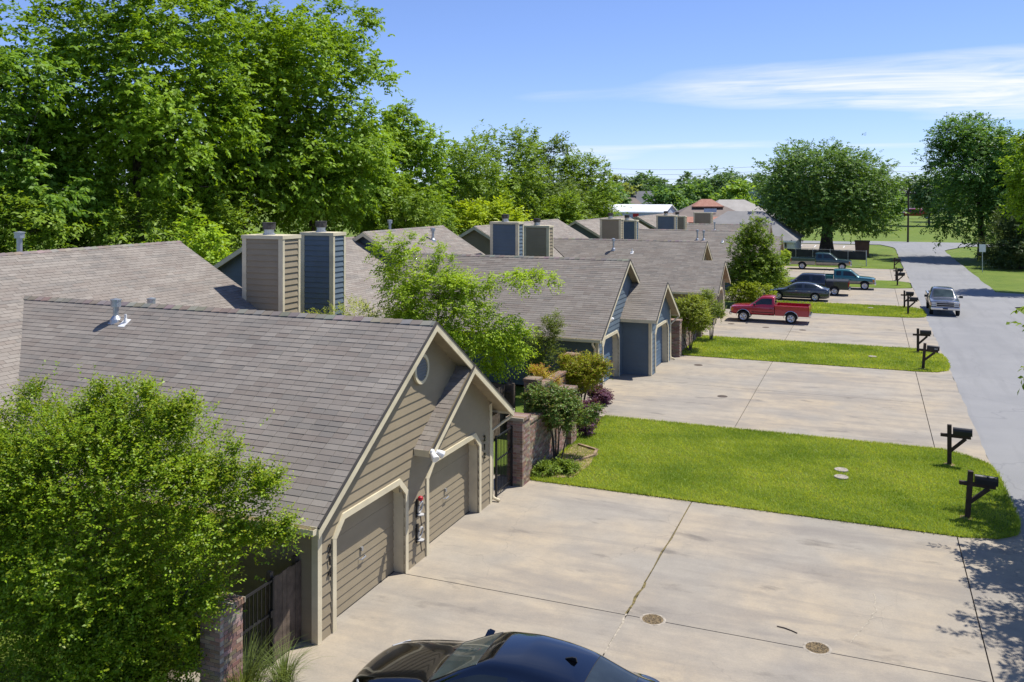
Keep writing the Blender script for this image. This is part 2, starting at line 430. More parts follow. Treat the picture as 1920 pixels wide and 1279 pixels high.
# driveways: concrete slabs with open joints
for i, (y0, y1) in enumerate(DRIVES):
    base = sheet('driveway', [(-12, y0 - .3), (3.5, y0 - .3), (3.5, y1 + .3), (-12, y1 + .3)], -0.05, plain('joint_filler_%d' % i, (0.10, 0.085, 0.06), 0.95, var=0.3))
    struct(base)
    ym = (17.85, 40.4, 60.8, 80.5, 102)[i]; g = 0.013
    xs = (-11.6, -4.7, 2.05)
    for a in range(2):
        for (c, d) in ((y0, ym), (ym, y1)):
            mb = MB(); mb.slab([(xs[a] + g, c + g, 0), (xs[a + 1] - g, c + g, 0), (xs[a + 1] - g, d - g, 0), (xs[a] + g, d - g, 0)], (0, 0, -.1)); mb.build('slab', MT['concrete'], base)
    mb = MB()
    ap = [(xs[2] + g, y0 - .02), (3.45, y0 - .9), (3.62, y0 - 1.6)]
    ap += [(3.62 + rnd.uniform(-.05, .05), y0 - 1.6 + (y1 - y0 + 3.2) * k / 24) for k in range(1, 24)]
    ap += [(3.62, y1 + 1.6), (3.45, y1 + .9), (xs[2] + g, y1 + .02)]
    mb.slab([(x, y, 0.0) for x, y in ap], (0, 0, -.1)); mb.build('apron', MT['concrete'], base)

# ------------------------------------------------------------------ houses
ROOF_TINTS = [(0.228, 0.200, 0.175)] * 5 + [(0.212, 0.180, 0.156)] * 2 + [(0.270, 0.243, 0.214)] * 2 + [(0.198, 0.182, 0.164)] * 2 + [(0.248, 0.221, 0.195)] * 3
def shingles(roof, O, u, v, n, L, umin, umax, seed, e=0.148, w=0.335, ind=0, score=None, tone=1.0, th=0.012):
    O, u, v, n = Vector(O), Vector(u), Vector(v), Vector(n); rr = random.Random(seed)
    rest = MB(); cand = []; nc = int(math.ceil(L / e))
    for j in range(nc):
        v0 = j * e; v1 = min(L, v0 + e * 1.12)
        if v1 - v0 < 0.02: continue
        a0, b0 = umin(v0), umax(v0); a1, b1 = umin(v1), umax(v1)
        x = min(a0, a1) - w * ((j % 2) * .5 + rr.uniform(0, .12)); run = 0
        while x < max(b0, b1):
            if run <= 0: tint = rr.choice(ROOF_TINTS); run = rr.choice((1, 1, 2, 2, 3))
            run -= 1
            k = rr.uniform(.94, 1.06) * tone; tint_ = tuple(a * .7 + b * .3 for a, b in zip(tint, (0.228, 0.203, 0.180))); t = (tint_[0] * k * 1.07, tint_[1] * k * 1.075, tint_[2] * k * 1.06)
            xa, xb = x + .004, x + w - .004; x += w
            la, lb, ta, tb = max(xa, a0), min(xb, b0), max(xa, a1), min(xb, b1)
            if lb - la < .01 and tb - ta < .01: continue
            lb = max(lb, la); tb = max(tb, ta)
            h = th * rr.uniform(.7, 1.25)
            full = la == xa and lb == xb and ta == xa and tb == xb and v1 - v0 > e
            if ind and full:
                c = O + u * xa + v * v0
                cand.append((score(c), c, t, h, (la, lb, ta, tb, v0, v1)))
                continue
            P = lambda uu, vv, nn: O + u * uu + v * vv + n * nn
            rest.mesh8([P(la, v0, 0), P(lb, v0, 0), P(tb, v1, 0), P(ta, v1, 0), P(la, v0, h), P(lb, v0, h), P(tb, v1, .003), P(ta, v1, .003)], t, (0, 4))
    if ind:
        cand.sort(key=lambda q: q[0])
        bank = {}
        for q, (sc, c, t, h, (la, lb, ta, tb, v0, v1)) in enumerate(cand):
            if q < ind and sc < 1e5:
                key = (round(t[0], 2), round(t[2], 2), round(h, 3))
                if key not in bank:
                    m1 = MB(); m1.mesh8([(0, 0, 0), (w - .008, 0, 0), (w - .008, e * 1.12, 0), (0, e * 1.12, 0), (0, 0, h), (w - .008, 0, h), (w - .008, e * 1.12, .003), (0, e * 1.12, .003)], t, (0, 4))
                    bank[key] = m1.mesh('shingle', MT['shingle'])
                o = bpy.data.objects.new('shingle', bank[key]); COL.objects.link(o)
                M = Matrix((u, v, n)).transposed().to_4x4(); M.translation = c
                o.parent = roof; o.matrix_parent_inverse = WM(roof).inverted(); o.matrix_basis = M
            else:
                P = lambda uu, vv, nn: O + u * uu + v * vv + n * nn
                rest.mesh8([P(la, v0, 0), P(lb, v0, 0), P(tb, v1, 0), P(ta, v1, 0), P(la, v0, h), P(lb, v0, h), P(tb, v1, .003), P(ta, v1, .003)], t, (0, 4))
    if rest.f: rest.build('shingles', MT['shingle'], roof, kind='stuff')
def roof_plane(parent, pts_eave_to_ridge, seed, name='roof', ind=0, score=None, e=0.148, w=0.335, tone=1.0, under=None):
    """pts: quad (eave start, eave end, ridge end, ridge start), planar. Deck slab with shingles on it."""
    E0, E1, T1, T0 = [Vector(p) for p in pts_eave_to_ridge]
    u = (E1 - E0).normalized(); n = u.cross((T0 - E0)).normalized()
    if n.z < 0: n = -n
    v = n.cross(u).normalized()
    if v.z < 0: v = -v
    L = (T0 - E0).dot(v); ub = (E1 - E0).dot(u); t0 = (T0 - E0).dot(u); t1 = (T1 - E0).dot(u)
    mb = MB(); mb.slab([p - n * .004 for p in (E0, E1, T1, T0)], -n * .10)
    # dark top, painted soffit below
    deck = mb.build(name, [under or MT['soffit']], parent)
    shingles(deck, E0 - v * .03, u, v, n, L + .02, lambda q: t0 * q / L, lambda q: ub + (t1 - ub) * q / L, seed, e, w, ind, score, tone)
    return deck
def boards(wall, P, u, nrm, z0, z1, iv, mat, ex=0.2, ind=True, out=0.034):
    """lap siding: horizontal wedge boards; iv(z) gives the covered intervals along u at height z"""
    P, u, nrm = Vector(P), Vector(u), Vector(nrm); Z = Vector((0, 0, 1)); z = z0; alljoin = MB()
    while z < z1 - 0.01:
        zt = min(z + ex, z1); A, B = iv(z + .004), iv(zt - .004)
        if len(A) != len(B): A = B = iv((z + zt) / 2)
        for (a, b), (c, d) in zip(A, B):
            if b - a < .02 and d - c < .02: continue
            d = max(d, c + .002); b = max(b, a + .002)
            Q = lambda uu, zz, nn: P + u * uu + Z * zz + nrm * nn
            mb = MB() if ind else alljoin
            mb.mesh8([Q(a, z, 0), Q(b, z, 0), Q(b, z, out), Q(a, z, out), Q(c, zt + .012, 0), Q(d, zt + .012, 0), Q(d, zt + .012, .008), Q(c, zt + .012, .008)])
            if ind: mb.build('board', mat, wall)
        z += ex
    if not ind and alljoin.f: alljoin.build('siding_boards', mat, wall, kind='stuff')
def sub(iv, hole):
    out = []
    for a, b in iv:
        if hole is None or hole[1] <= a or hole[0] >= b: out.append((a, b)); continue
        if hole[0] > a: out.append((a, hole[0]))
        if hole[1] < b: out.append((hole[1], b))
    return out

def garage_door(house, X, y, a, b, zt, z0, trim, doorm, detail):
    """opening from a to b (local), facing +X, clipped top corners"""
    ch = 0.30; w = .13
    inn = [(a, z0), (a, zt - ch), (a + ch, zt), (b - ch, zt), (b, zt - ch), (b, z0)]
    k = w * .414
    out = [(a - w, z0), (a - w, zt - ch + k), (a + ch - k, zt + w), (b - ch + k, zt + w), (b + w, zt - ch + k), (b + w, z0)]
    fr = MB()
    for i in range(5):
        q = [(X - .27, y(inn[i][0]), inn[i][1]), (X - .27, y(inn[i + 1][0]), inn[i + 1][1]), (X - .27, y(out[i + 1][0]), out[i + 1][1]), (X - .27, y(out[i][0]), out[i][1])]
        fr.slab(q, (.33 + .002 * (i % 2), 0, 0))
    X0_ = X; X = X - .05
    door = MB(); door.box(X - .30, X - .24, min(y(a), y(b)) - .05, max(y(a), y(b)) + .05, z0, zt + .1)
    d = door.build('garage_door', doorm, house)
    fr.build('frame', trim, d)
    n = 4; hgt = (zt - z0 + .05) / n; y0, y1 = sorted((y(a) - .04, y(b) + .04)) if y(a) < y(b) else sorted((y(a) + .04, y(b) - .04))
    for i in range(n):
        p = MB(); zb = z0 + i * hgt + .012
        for j in range(3):
            h3 = (hgt - .012) / 3; zz = zb + j * h3
            p.mesh8([(X - .24, y0, zz), (X - .24, y1, zz), (X - .205, y1, zz), (X - .205, y0, zz), (X - .24, y0, zz + h3 - .004), (X - .24, y1, zz + h3 - .004), (X - .222, y1, zz + h3 - .004), (X - .222, y0, zz + h3 - .004)])
        p.build('panel', doorm, d)
    if detail:
        yc = y((a + b) / 2); hd = MB()
        hd.beam((X - .205, yc - .03, z0 + 1.02), (X - .165, yc - .03, z0 + 1.02), (0, .06, 0), (0, 0, .08)); hd.build('lock', MT['galv'], d)
        hd = MB(); hd.tube([(X - .205, yc - .09, z0 + .86), (X - .15, yc - .07, z0 + .86), (X - .15, yc + .10, z0 + .87), (X - .205, yc + .12, z0 + .87)], .014); hd.build('handle', MT['galv'], d)
        bs = MB(); bs.box(X - .235, X - .19, y0, y1, z0 - .005, z0 + .012); bs.build('bottom_seal', MT['black'], d)

def wing(house, side, doorm, yr, s, xw, ov, zr, hs, m, p, xv, dz, seed, detail=2, d1=(-3.62, -.78), d2=(.38, 3.35), ac=2.1, bh=2.42, xb=-17.6, tone=1.0):
    y = lambda a: yr + s * a
    zr += dz; ze = zr - m * hs; z0 = min(0, dz) if dz < 0 else 0
    trim = MT['trim']; xr = xw + ov; xf = xw + p; xfr = xw + p + ov
    IND = detail >= 2
    wa = hs - .62
    T = .115   # underside of the roof below its top plane
    # ---- roof
    def sc(c):
        px, py, d = proj(c.x, c.y, c.z)
        if px < 30 or px > 1900 or py > 1250 or (px < 560 and py > 700): return 1e6
        return d
    def plane(aE, aR, x0E, x1E, x0R, x1R, name, sd, ind=0, zE=None, zR=None):
        zE = zr - m * abs(aE) if zE is None else zE; zR = zr - m * abs(aR) if zR is None else zR
        return roof_plane(house, [(x0E, y(aE), zE), (x1E, y(aE), zE), (x1R, y(aR), zR), (x0R, y(aR), zR)], sd, name, ind if IND else 0, sc, tone=tone, e=.148 if detail else .22, w=.335 if detail else .6)
    near, far = (-hs, hs)
    r1 = plane(-hs, 0, xv(ze), xr, xv(zr), xr, 'garage_roof_slope', seed, 300)
    plane(hs, 0, xv(ze), xr, xv(zr), xr, 'garage_roof_slope', seed + 1)
    zb = zr - m * ac
    if p > 0: plane(hs, ac, xr + .002, xfr, xr + .002, xfr, 'bay_roof_slope', seed + 2)
    plane(ac - bh, ac, xw - .02, xfr, xw - .02, xfr, 'bay_roof_slope', seed + 3, 0, zb - m * bh, zb)
    # ridge caps
    cp = MB(); rr = random.Random(seed); x = xv(zr)
    while x < xr - .02:
        t = tuple(c * rr.uniform(.88, 1.08) * tone for c in rr.choice(ROOF_TINTS)); x2 = min(x + .30, xr); h = .018
        for sg in (-1, 1):
            q = [(x, y(0), zr + .006), (x2, y(0), zr + .006 + h), (x2, y(sg * .15), zr - m * .15 + .02 + h), (x, y(sg * .15), zr - m * .15 + .02)]
            cp.slab(q, (0, 0, -.015), t)
        x += .27 if x2 < xr else 9
    cp.build('ridge_caps', MT['shingle'], house, kind='stuff')
    # ---- rake and eave trim
    def rake(X, a0, a1, zf, nm='rake_board'):
        mb = MB(); A = Vector((X, y(a0), zf(a0) - .02)); B = Vector((X, y(a1), zf(a1) - .02))
        mb.beam(A, B, (.035, 0, 0), (0, 0, -.20)); mb.build(nm, trim, house)
        d = MB(); d.beam(A + Vector((0, 0, .018)), B + Vector((0, 0, .018)), (.05, 0, 0), (0, 0, -.028)); d.build('drip_edge', MT['deck'], house)
    zm = lambda a: zr - m * abs(a); zl = lambda a: zb - m * (ac - a)
    rake(xr, -hs - .02, 0, zm)
    if p > 0: rake(xr, 0, ac, zm); rake(xfr, ac, hs + .02, zm)
    else: rake(xr, 0, hs + .02, zm)
    rake(xfr + (.038 if p == 0 else 0), ac - bh - .02, ac, zl)
    def eave(a, x0, x1, z, sg):
        mb = MB(); mb.box(x0, x1, *sorted((y(a - sg * .0), y(a + sg * .035))), z - .17, z - .005); mb.build('fascia', trim, house)
        g = MB()                      # open gutter: bottom, front lip, back
        a1, a2 = y(a + sg * .037), y(a + sg * .15)
        lo, hi = sorted((a1, a2))
        g.box(x0, x1, lo, hi, z - .135, z - .125); f0, f1 = sorted((y(a + sg * .15), y(a + sg * .158))); g.box(x0, x1, f0, f1, z - .135, z - .025)
        g.box(x1 - .01, x1, lo, hi, z - .125, z - .03); g.build('gutter', trim, house)
    eave(-hs, xb + 1.2, xr, ze, -1); eave(hs, xb + 1.2, xr if p == 0 else xfr, ze, 1)
    mb = MB(); zbl = zb - m * bh; e0, e1 = sorted((y(ac - bh - .035), y(ac - bh))); mb.box(xw + .04, xfr, e0, e1, zbl - .16, zbl - .005); mb.build('fascia', trim, house)
    # ---- gable wall
    g1 = lambda z: (d1[0] - .0, d1[1]) if z < 2.13 + dz * .5 - .3 else ((d1[0] + (z - (2.13 + dz * .5 - .3)), d1[1] - (z - (2.13 + dz * .5 - .3))) if z < 2.13 + dz * .5 else None)
    g2 = lambda z: (d2[0], d2[1]) if z < 2.13 + dz * .5 - .3 else ((d2[0] + (z - (2.13 + dz * .5 - .3)), d2[1] - (z - (2.13 + dz * .5 - .3))) if z < 2.13 + dz * .5 else None)
    zd = 2.13 + dz * .5
    top = zr - T
    def main_iv(z):
        k = (top - z) / m; lo = max(-wa, -k); hi = min(wa if p == 0 else ac - bh + .45, k)
        if p > 0 and z > zbl: hi = min(wa, k)
        if hi <= lo: return [((lo + hi) / 2, (lo + hi) / 2)]
        iv = sub([(lo, hi)], g1(z))
        if p == 0: iv = sub(iv, g2(z))
        return iv
    us = Vector((0, s, 0))
    core = MB(); xq = xw - .6
    core.poly([(xq, y(-wa), z0), (xq, y(wa), z0), (xq, y(wa), zr - m * wa - .15), (xq, y(0), zr - .2), (xq, y(-wa), zr - m * wa - .15)])
    wallo = core.build('gable_wall', MT[side], house)
    boards(wallo, (xw, yr, 0), us, (1, 0, 0), z0, top, main_iv, MT[side], .215, IND)
    garage_door(house, xw, y, d1[0], d1[1], zd, z0, trim, doorm, detail >= 1)
    garage_door(house, xf, y, d2[0], d2[1], zd, z0, trim, doorm, detail >= 1)
    if p > 0:
        c = MB(); ab = ac - bh + .42
        c.poly([(xf - .6, y(ab), z0), (xf - .6, y(wa), z0), (xf - .6, y(wa), zm(wa) - .15), (xf - .6, y(ac), zb - .2), (xf - .6, y(ab), zl(ab) - .15)])
        bw = c.build('bay_wall', MT[side], house)
        def bay_iv(z):
            lo = max(ab, ac - (zb - T - z) / m); hi = min(wa, (top - z) / m)
            if hi <= lo: return [((lo + hi) / 2,) * 2]
            return sub([(lo, hi)], g2(z))
        boards(bw, (xf, yr, 0), us, (1, 0, 0), z0, zb - T, bay_iv, MT[side], .215, False)
        c = MB(); c.poly([(xw - .3, y(ab) + s * .01, z0), (xf, y(ab) + s * .01, z0), (xf, y(ab) + s * .01, zl(ab) - .1), (xw - .3, y(ab) + s * .01, zl(ab) - .1)])
        sw = c.build('bay_side_wall', MT[side], house)
        boards(sw, (xw - .1, y(ab), 0), (1, 0, 0), (0, -s, 0), z0, zl(ab) - .12, lambda z: [(0, p + .1)], MT[side], .215, False)
        cb = MB(); cb.box(xf - .1, xf + .045, *sorted((y(ab - .05), y(ab + .09))), z0, zl(ab) - .10); cb.build('corner_board', trim, house)
    # ---- side walls under the eaves
    for a, sg in ((-wa, -1), (wa, 1)):
        c = MB(); yy = y(a) - sg * s * .004
        x1 = xw if sg < 0 or p == 0 else xf
        c.poly([(xb, yy, z0), (x1, yy, z0), (x1, yy, ze + m * .5), (xb, yy, ze + m * .5)])
        wo_ = c.build('side_wall', MT[side], house)
        if (sg * s) < 0:
            boards(wo_, (xb, y(a), 0), (1, 0, 0), (0, sg * s, 0), z0, ze + .28, lambda z: [(0, x1 - xb)], MT[side], .215, IND)
        cb = MB(); q0, q1 = sorted((y(a) + sg * s * .05, y(a) - sg * s * .09)); cb.box(x1 - .1, x1 + .046, q0, q1, z0, ze + .25); cb.build('corner_board', trim, house)
        so = MB(); q0, q1 = sorted((y(a), y(a + sg * .6))); so.box(xb, x1, q0, q1, ze - .165, ze - .155); so.build('soffit', MT['soffit'], house)
    # downspout at the far front corner
    a = wa + .14; x1 = xf + .02
    ds = MB(); ds.tube([(xfr - .08, y(hs + .09), ze - .14), (xfr - .08, y(hs + .09), ze - .24), (x1 - .02, y(a), ze - .55), (x1 - .02, y(a), z0 + .2), (x1 + .02, y(a), z0 + .1), (x1 + .22, y(a), z0 + .04)], .045, 8); ds.build('downspout', trim, house)
    if s * 1 > 0 and p > 0:
        a = -wa - .14; ds = MB(); ds.tube([(xw - .02, y(-hs - .09), ze - .14), (xw - .02, y(-hs - .09), ze - .24), (xw - .10, y(a), ze - .5), (xw - .10, y(a), z0 + .08)], .05, 8); ds.build('downspout', trim, house)
    return dict(y=y, ze=ze, zr=zr, m=m, hs=hs, wa=wa)

def body(house, side, xr, zr, m, y0, y1, hx, seed, tone=1.0, detail=1, shx=None, wallz=0):
    """main roof: ridge along Y at x = xr; gable walls at both ends"""
    shx = shx or hx; T = .115
    e, w = (.148, .335) if detail else (.22, .6)
    zE = zr - m * shx
    roof_plane(house, [(xr + shx, y0, zE), (xr + shx, y1, zE), (xr, y1, zr), (xr, y0, zr)], seed, 'main_roof_slope', e=e, w=w, tone=tone)
    zW = zr - m * hx
    roof_plane(house, [(xr - hx, y0, zW), (xr - hx, y1, zW), (xr, y1, zr), (xr, y0, zr)], seed + 1, 'main_roof_slope', e=.3, w=1.0, tone=tone)
    cp = MB(); rr = random.Random(seed); yy = y0
    while yy < y1 - .02:
        t = tuple(c * rr.uniform(.88, 1.08) * tone for c in rr.choice(ROOF_TINTS)); y2 = min(yy + .30, y1)
        for sg in (-1, 1): cp.slab([(xr, yy, zr + .006), (xr, y2, zr + .024), (xr + sg * .15, y2, zr - m * .15 + .036), (xr + sg * .15, yy, zr - m * .15 + .02)], (0, 0, -.015), t)
        yy += .27 if y2 < y1 else 9
    cp.build('ridge_caps', MT['shingle'], house, kind='stuff')
    for (Y, sg) in ((y0, -1), (y1, 1)):
        yw = Y - sg * .45; c = MB(); zb_ = zW + .2
        c.poly([(xr - hx + .5, yw, wallz), (xr + shx - .5, yw, wallz), (xr + shx - .5, yw, zE + m * .5 - T), (xr, yw, zr - T), (xr - hx + .5, yw, zW + m * .5 - T)])
        wl_ = c.build('end_wall', MT[side], house)
        if sg < 0 and detail:
            boards(wl_, (xr, yw, 0), (1, 0, 0), (0, -1, 0), wallz, zr - T, lambda z: [(max(-hx + .5, -(zr - T - z) / m), max(min(shx - .5, (zr - T - z) / m), max(-hx + .5, -(zr - T - z) / m)))], MT[side], .215, False)
        for dx, L in ((shx, zE), (-hx, zW)):
            mb = MB(); A = Vector((xr, Y, zr - .02)); B = Vector((xr + dx, Y, L - .02)); mb.beam(A, B, (0, sg * .035, 0), (0, 0, -.22)); mb.build('rake_board', MT['trim'], house)
    mb = MB(); mb.box(xr + shx - .6, xr + shx - .55, y0 + .45, y1 - .45, wallz, zE + .3); mb.build('front_wall', MT[side], house)
    mb = MB(); mb.box(xr + shx, xr + shx + .04, y0, y1, zE - .18, zE - .005); mb.build('fascia', MT['trim'], house)

def flue(house, x, y, z, h=.42, r=.19, parent=None):
    f = MB(); f.lathe((x, y, z), (0, 0, 1), [(0, r * .95), (.05, r * .95), (.05, r * .78), (h * .45, r * .78), (h * .45, r)], 18)
    o = f.build('flue', MT['galv'], parent or house, smooth=False)
    c = MB(); c.lathe((x, y, z + h * .45), (0, 0, 1), [(0, r), (h * .5, r), (h * .5, r * 1.04), (h * .55, r * 1.04), (h * .58, 0.01)], 18); c.build('flue_cap', MT['chimcap'], o)
def chimney(house, side, x0, x1, y0, y1, z0, z1, ind, fl=True, label=None):
    c = MB(); c.box(x0 + .01, x1 - .01, y0 + .01, y1 - .01, z0, z1)
    ch = c.build('chimney', MT[side], house)
    if label: ch['label'] = label
    boards(ch, (x0, y0 + .012, 0), (1, 0, 0), (0, -1, 0), z0, z1 - .1, lambda z: [(0.05, x1 - x0 - .05)], MT[side], .22, ind, .045)
    boards(ch, (x1 - .012, y0, 0), (0, 1, 0), (1, 0, 0), z0, z1 - .1, lambda z: [(0.05, y1 - y0 - .05)], MT[side], .22, ind, .05)
    t = MB()
    w = .15; o = .035
    t.box(x0 - o, x0 + w, y0 - o, y0 + .06, z0, z1 - .09)
    t.box(x1 - w, x1 + o + .012, y0 - o - .004, y0 + .08, z0, z1 - .09)
    t.box(x1 - .05, x1 + o + .01, y1 - .08, y1 + o, z0, z1 - .09)
    t.box(x0 - o - .002, x0 + .05, y1 - .08, y1 + o - .003, z0, z1 - .09)
    t.build('corner_trim', MT['trim'], ch)
    k = MB(); k.box(x0 - .06, x1 + .065, y0 - .065, y1 + .06, z1 - .10, z1 + .03); k.build('crown', MT['trim'], ch)
    if fl: flue(house, (x0 + x1) / 2 - .1, (y0 + y1) / 2, z1 + .03, .46, .24, ch)
def roof_vent(house, x, y, z, h=.45, r=.07, cap=True, boot=True, white=False):
    m = MT['white'] if white else MT['galv']
    v = MB(); v.lathe((x, y, z - .1), (0, 0, 1), [(0, r), (h + .1, r)], 14); o = v.build('vent_pipe', m, house, smooth=False)
    if boot:
        b = MB(); b.lathe((x, y, z - .12), (0, 0, 1), [(0, r * 2.3), (.14, r * 2.0), (.24, r * 1.05)], 14); b.slab([(x - .11, y - .17, z - .098), (x + .11, y - .17, z - .098), (x + .11, y + .08, z + .068), (x - .11, y + .08, z + .068)], (0, 0, .012)); b.build('flashing', m, o)
    if cap:
        c = MB(); c.lathe((x, y, z + h), (0, 0, 1), [(-.04, r * 1.2), (-.04, r * 1.75), (.13, r * 1.75), (.13, r * 1.95), (.16, r * 1.95), (.19, 0.01)], 14); c.build('cap', m, o)

HG = 'duplex houses in the row along the street'
def bodyx(xr, zr, m): return lambda z: xr + (zr - z) / m
# --- house 1, tan
h1 = thing('house', 'nearest tan lap-sided house with two garage doors and brown shingle roof', 'house', (-14, 18.7, 0), group=HG)
b1 = (-25.2, 6.87, .563)
W1 = wing(h1, 'tan', MT['tandoor'], 18.65, 1, -9.98, .44, 5.72, 4.82, .655, 0, bodyx(*b1), 0, 101, 2)
body(h1, 'tan', *b1, 8.5, 27.15, 7.8, 111)
chimney(h1, 'tan', -21.6, -19.85, 26.55, 27.55, 3.4, 7.17, True)
roof_vent(h1, -18.95, 18.05, 5.33, .40, .075); roof_vent(h1, -18.55, 18.0, 5.29, .22, .03, False, True, True)
roof_vent(h1, -20.6, 21.0, 4.4, .95, .07)
roof_vent(h1, -26.3, 21.0, 6.25, 1.05, .09)
# --- house 2, blue
h2 = thing('house', 'second house, blue lap-sided with projecting blue garage bay', 'house', (-14, 41.7, 0), group=HG)
W2 = wing(h2, 'blue', MT['bluedoor'], 41.6, 1, -11.15, .36, 5.54, 4.82, .65, 1.42, bodyx(-26.1, 6.35, .563), 0, 201, 1, d1=(-3.45, -.85), d2=(.75, 3.55), ac=1.9)
body(h2, 'blue', -26.1, 6.35, .563, 32.0, 41.2, 6.9, 211, 1.04, shx=8.6)
body(h2, 'blue', -25.2, 6.66, .60, 40.7, 50.2, 7.6, 221, 1.02, shx=7.4)
chimney(h2, 'blue', -22.12, -20.58, 30.9, 31.75, 2.4, 7.08, True)
chimney(h2, 'blue', -21.65, -19.85, 49.7, 50.5, 2.6, 6.93, False)
roof_vent(h2, -24.0, 46.5, 5.95, .55, .08); roof_vent(h2, -27.5, 47.5, 5.3, 1.6, .09)
# --- house 3, tan, mirrored
h3 = thing('house', 'third house, tan, whose garage stands behind the red pickup truck', 'house', (-14, 63.3, 0), group=HG)
W3 = wing(h3, 'tan', MT['tandoor'], 63.3, -1, -11.15, .36, 5.45, 4.82, .65, 1.55, bodyx(-25.2, 6.5, .563), -.15, 301, 1, d1=(-3.45, -.85), d2=(.75, 3.55), ac=1.9, tone=.98)
body(h3, 'tan', -25.2, 6.45, .57, 55.0, 72.4, 7.4, 311, 1.04)
chimney(h3, 'tan', -21.6, -19.85, 55.2, 56.0, 2.6, 6.52, False)
chimney(h3, 'tan', -21.7, -19.9, 73.6, 74.4, 2.6, 6.48, False)
roof_vent(h3, -17.35, 62.2, 4.62, .62, .07); roof_vent(h3, -15.9, 62.0, 4.45, .25, .04, False, True, True)
# --- house 4, blue, and house 5, tan
h4 = thing('house', 'fourth house of the row, blue, behind the round-headed young tree', 'house', (-14, 85, 0), group=HG)
W4 = wing(h4, 'blue', MT['bluedoor'], 85.2, 1, -11.1, .36, 5.35, 4.82, .65, 1.4, bodyx(-25.2, 6.2, .563), -.2, 401, 0, d1=(-3.45, -.85), d2=(.75, 3.55), ac=1.9, tone=1.0)
body(h4, 'blue', -25.2, 6.15, .563, 77.4, 96.0, 6.8, 411, 1.05, detail=0)
chimney(h4, 'blue', -21.6, -19.9, 79.0, 79.8, 2.4, 6.18, False)
chimney(h4, 'blue', -22.0, -19.9, 96.6, 97.5, 2.4, 6.18, False)
roof_vent(h4, -15.2, 83.9, 4.3, .75, .07); roof_vent(h4, -14.6, 83.9, 4.3, .7, .07); roof_vent(h4, -12.8, 83.6, 4.15, .25, .05, False, True, True)
h5 = thing('house', 'fifth and farthest tan house of the row near the chain-link fence', 'house', (-14, 106, 0), group=HG)
W5 = wing(h5, 'tan', MT['tandoor'], 106.4, -1, -11.1, .36, 5.25, 4.82, .65, 1.4, bodyx(-25.2, 6.0, .563), -.25, 501, 0, d1=(-3.45, -.85), d2=(.75, 3.55), ac=1.9)
body(h5, 'tan', -25.2, 5.95, .563, 100.5, 119.5, 6.4, 511, 1.05, detail=0)
chimney(h5, 'tan', -21.8, -20.0, 102.6, 103.4, 2.4, 5.95, False)
chimney(h5, 'tan', -22.3, -19.9, 120.4, 121.3, 2.4, 6.0, False, fl=False)
roof_vent(h5, -14.0, 105, 4.3, .8, .07); roof_vent(h5, -17.0, 105, 4.3, .8, .07)
# ------------------------------------------------------------------ vegetation
def leaf_mesh(name, org, dirs, outw, L, W, tint, mat, rs):
    """one rhombic, slightly folded leaf per row"""
    n = len(org)
    up = np.array([0, 0, 1.0])
    nn = up * .9 + outw * .55 + rs.normal(0, .45, (n, 3)); nn /= np.linalg.norm(nn, axis=1, keepdims=True)
    sd_ = np.cross(dirs, nn); sd_ /= np.linalg.norm(sd_, axis=1, keepdims=True) + 1e-9
    nn = np.cross(sd_, dirs)
    l = (L * rs.uniform(.7, 1.25, n))[:, None]; w = (W * rs.uniform(.75, 1.2, n))[:, None]
    v = np.empty((n, 4, 3), np.float32)
    v[:, 0] = org; v[:, 1] = org + dirs * l * .5 + sd_ * w * .5 + nn * w * .10; v[:, 2] = org + dirs * l - nn * l * .10; v[:, 3] = org + dirs * l * .5 - sd_ * w * .5 + nn * w * .10
    me = bpy.data.meshes.new(name)
    me.vertices.add(n * 4); me.vertices.foreach_set('co', v.ravel())
    me.loops.add(n * 4); me.loops.foreach_set('vertex_index', np.arange(n * 4, dtype=np.int32))
    me.polygons.add(n); me.polygons.foreach_set('loop_start', np.arange(0, n * 4, 4, dtype=np.int32))
    me.update(calc_edges=True)
    at = me.attributes.new('tint', 'FLOAT_COLOR', 'FACE')
    c = np.ones((n, 4), np.float32); c[:, :3] = tint; at.data.foreach_set('color', c.ravel())
    me.materials.append(mat); return me

BR_ = np.array([2.5, 2.3, 1.55])
def norm(a): return a / (np.linalg.norm(a, axis=1, keepdims=True) + 1e-9)

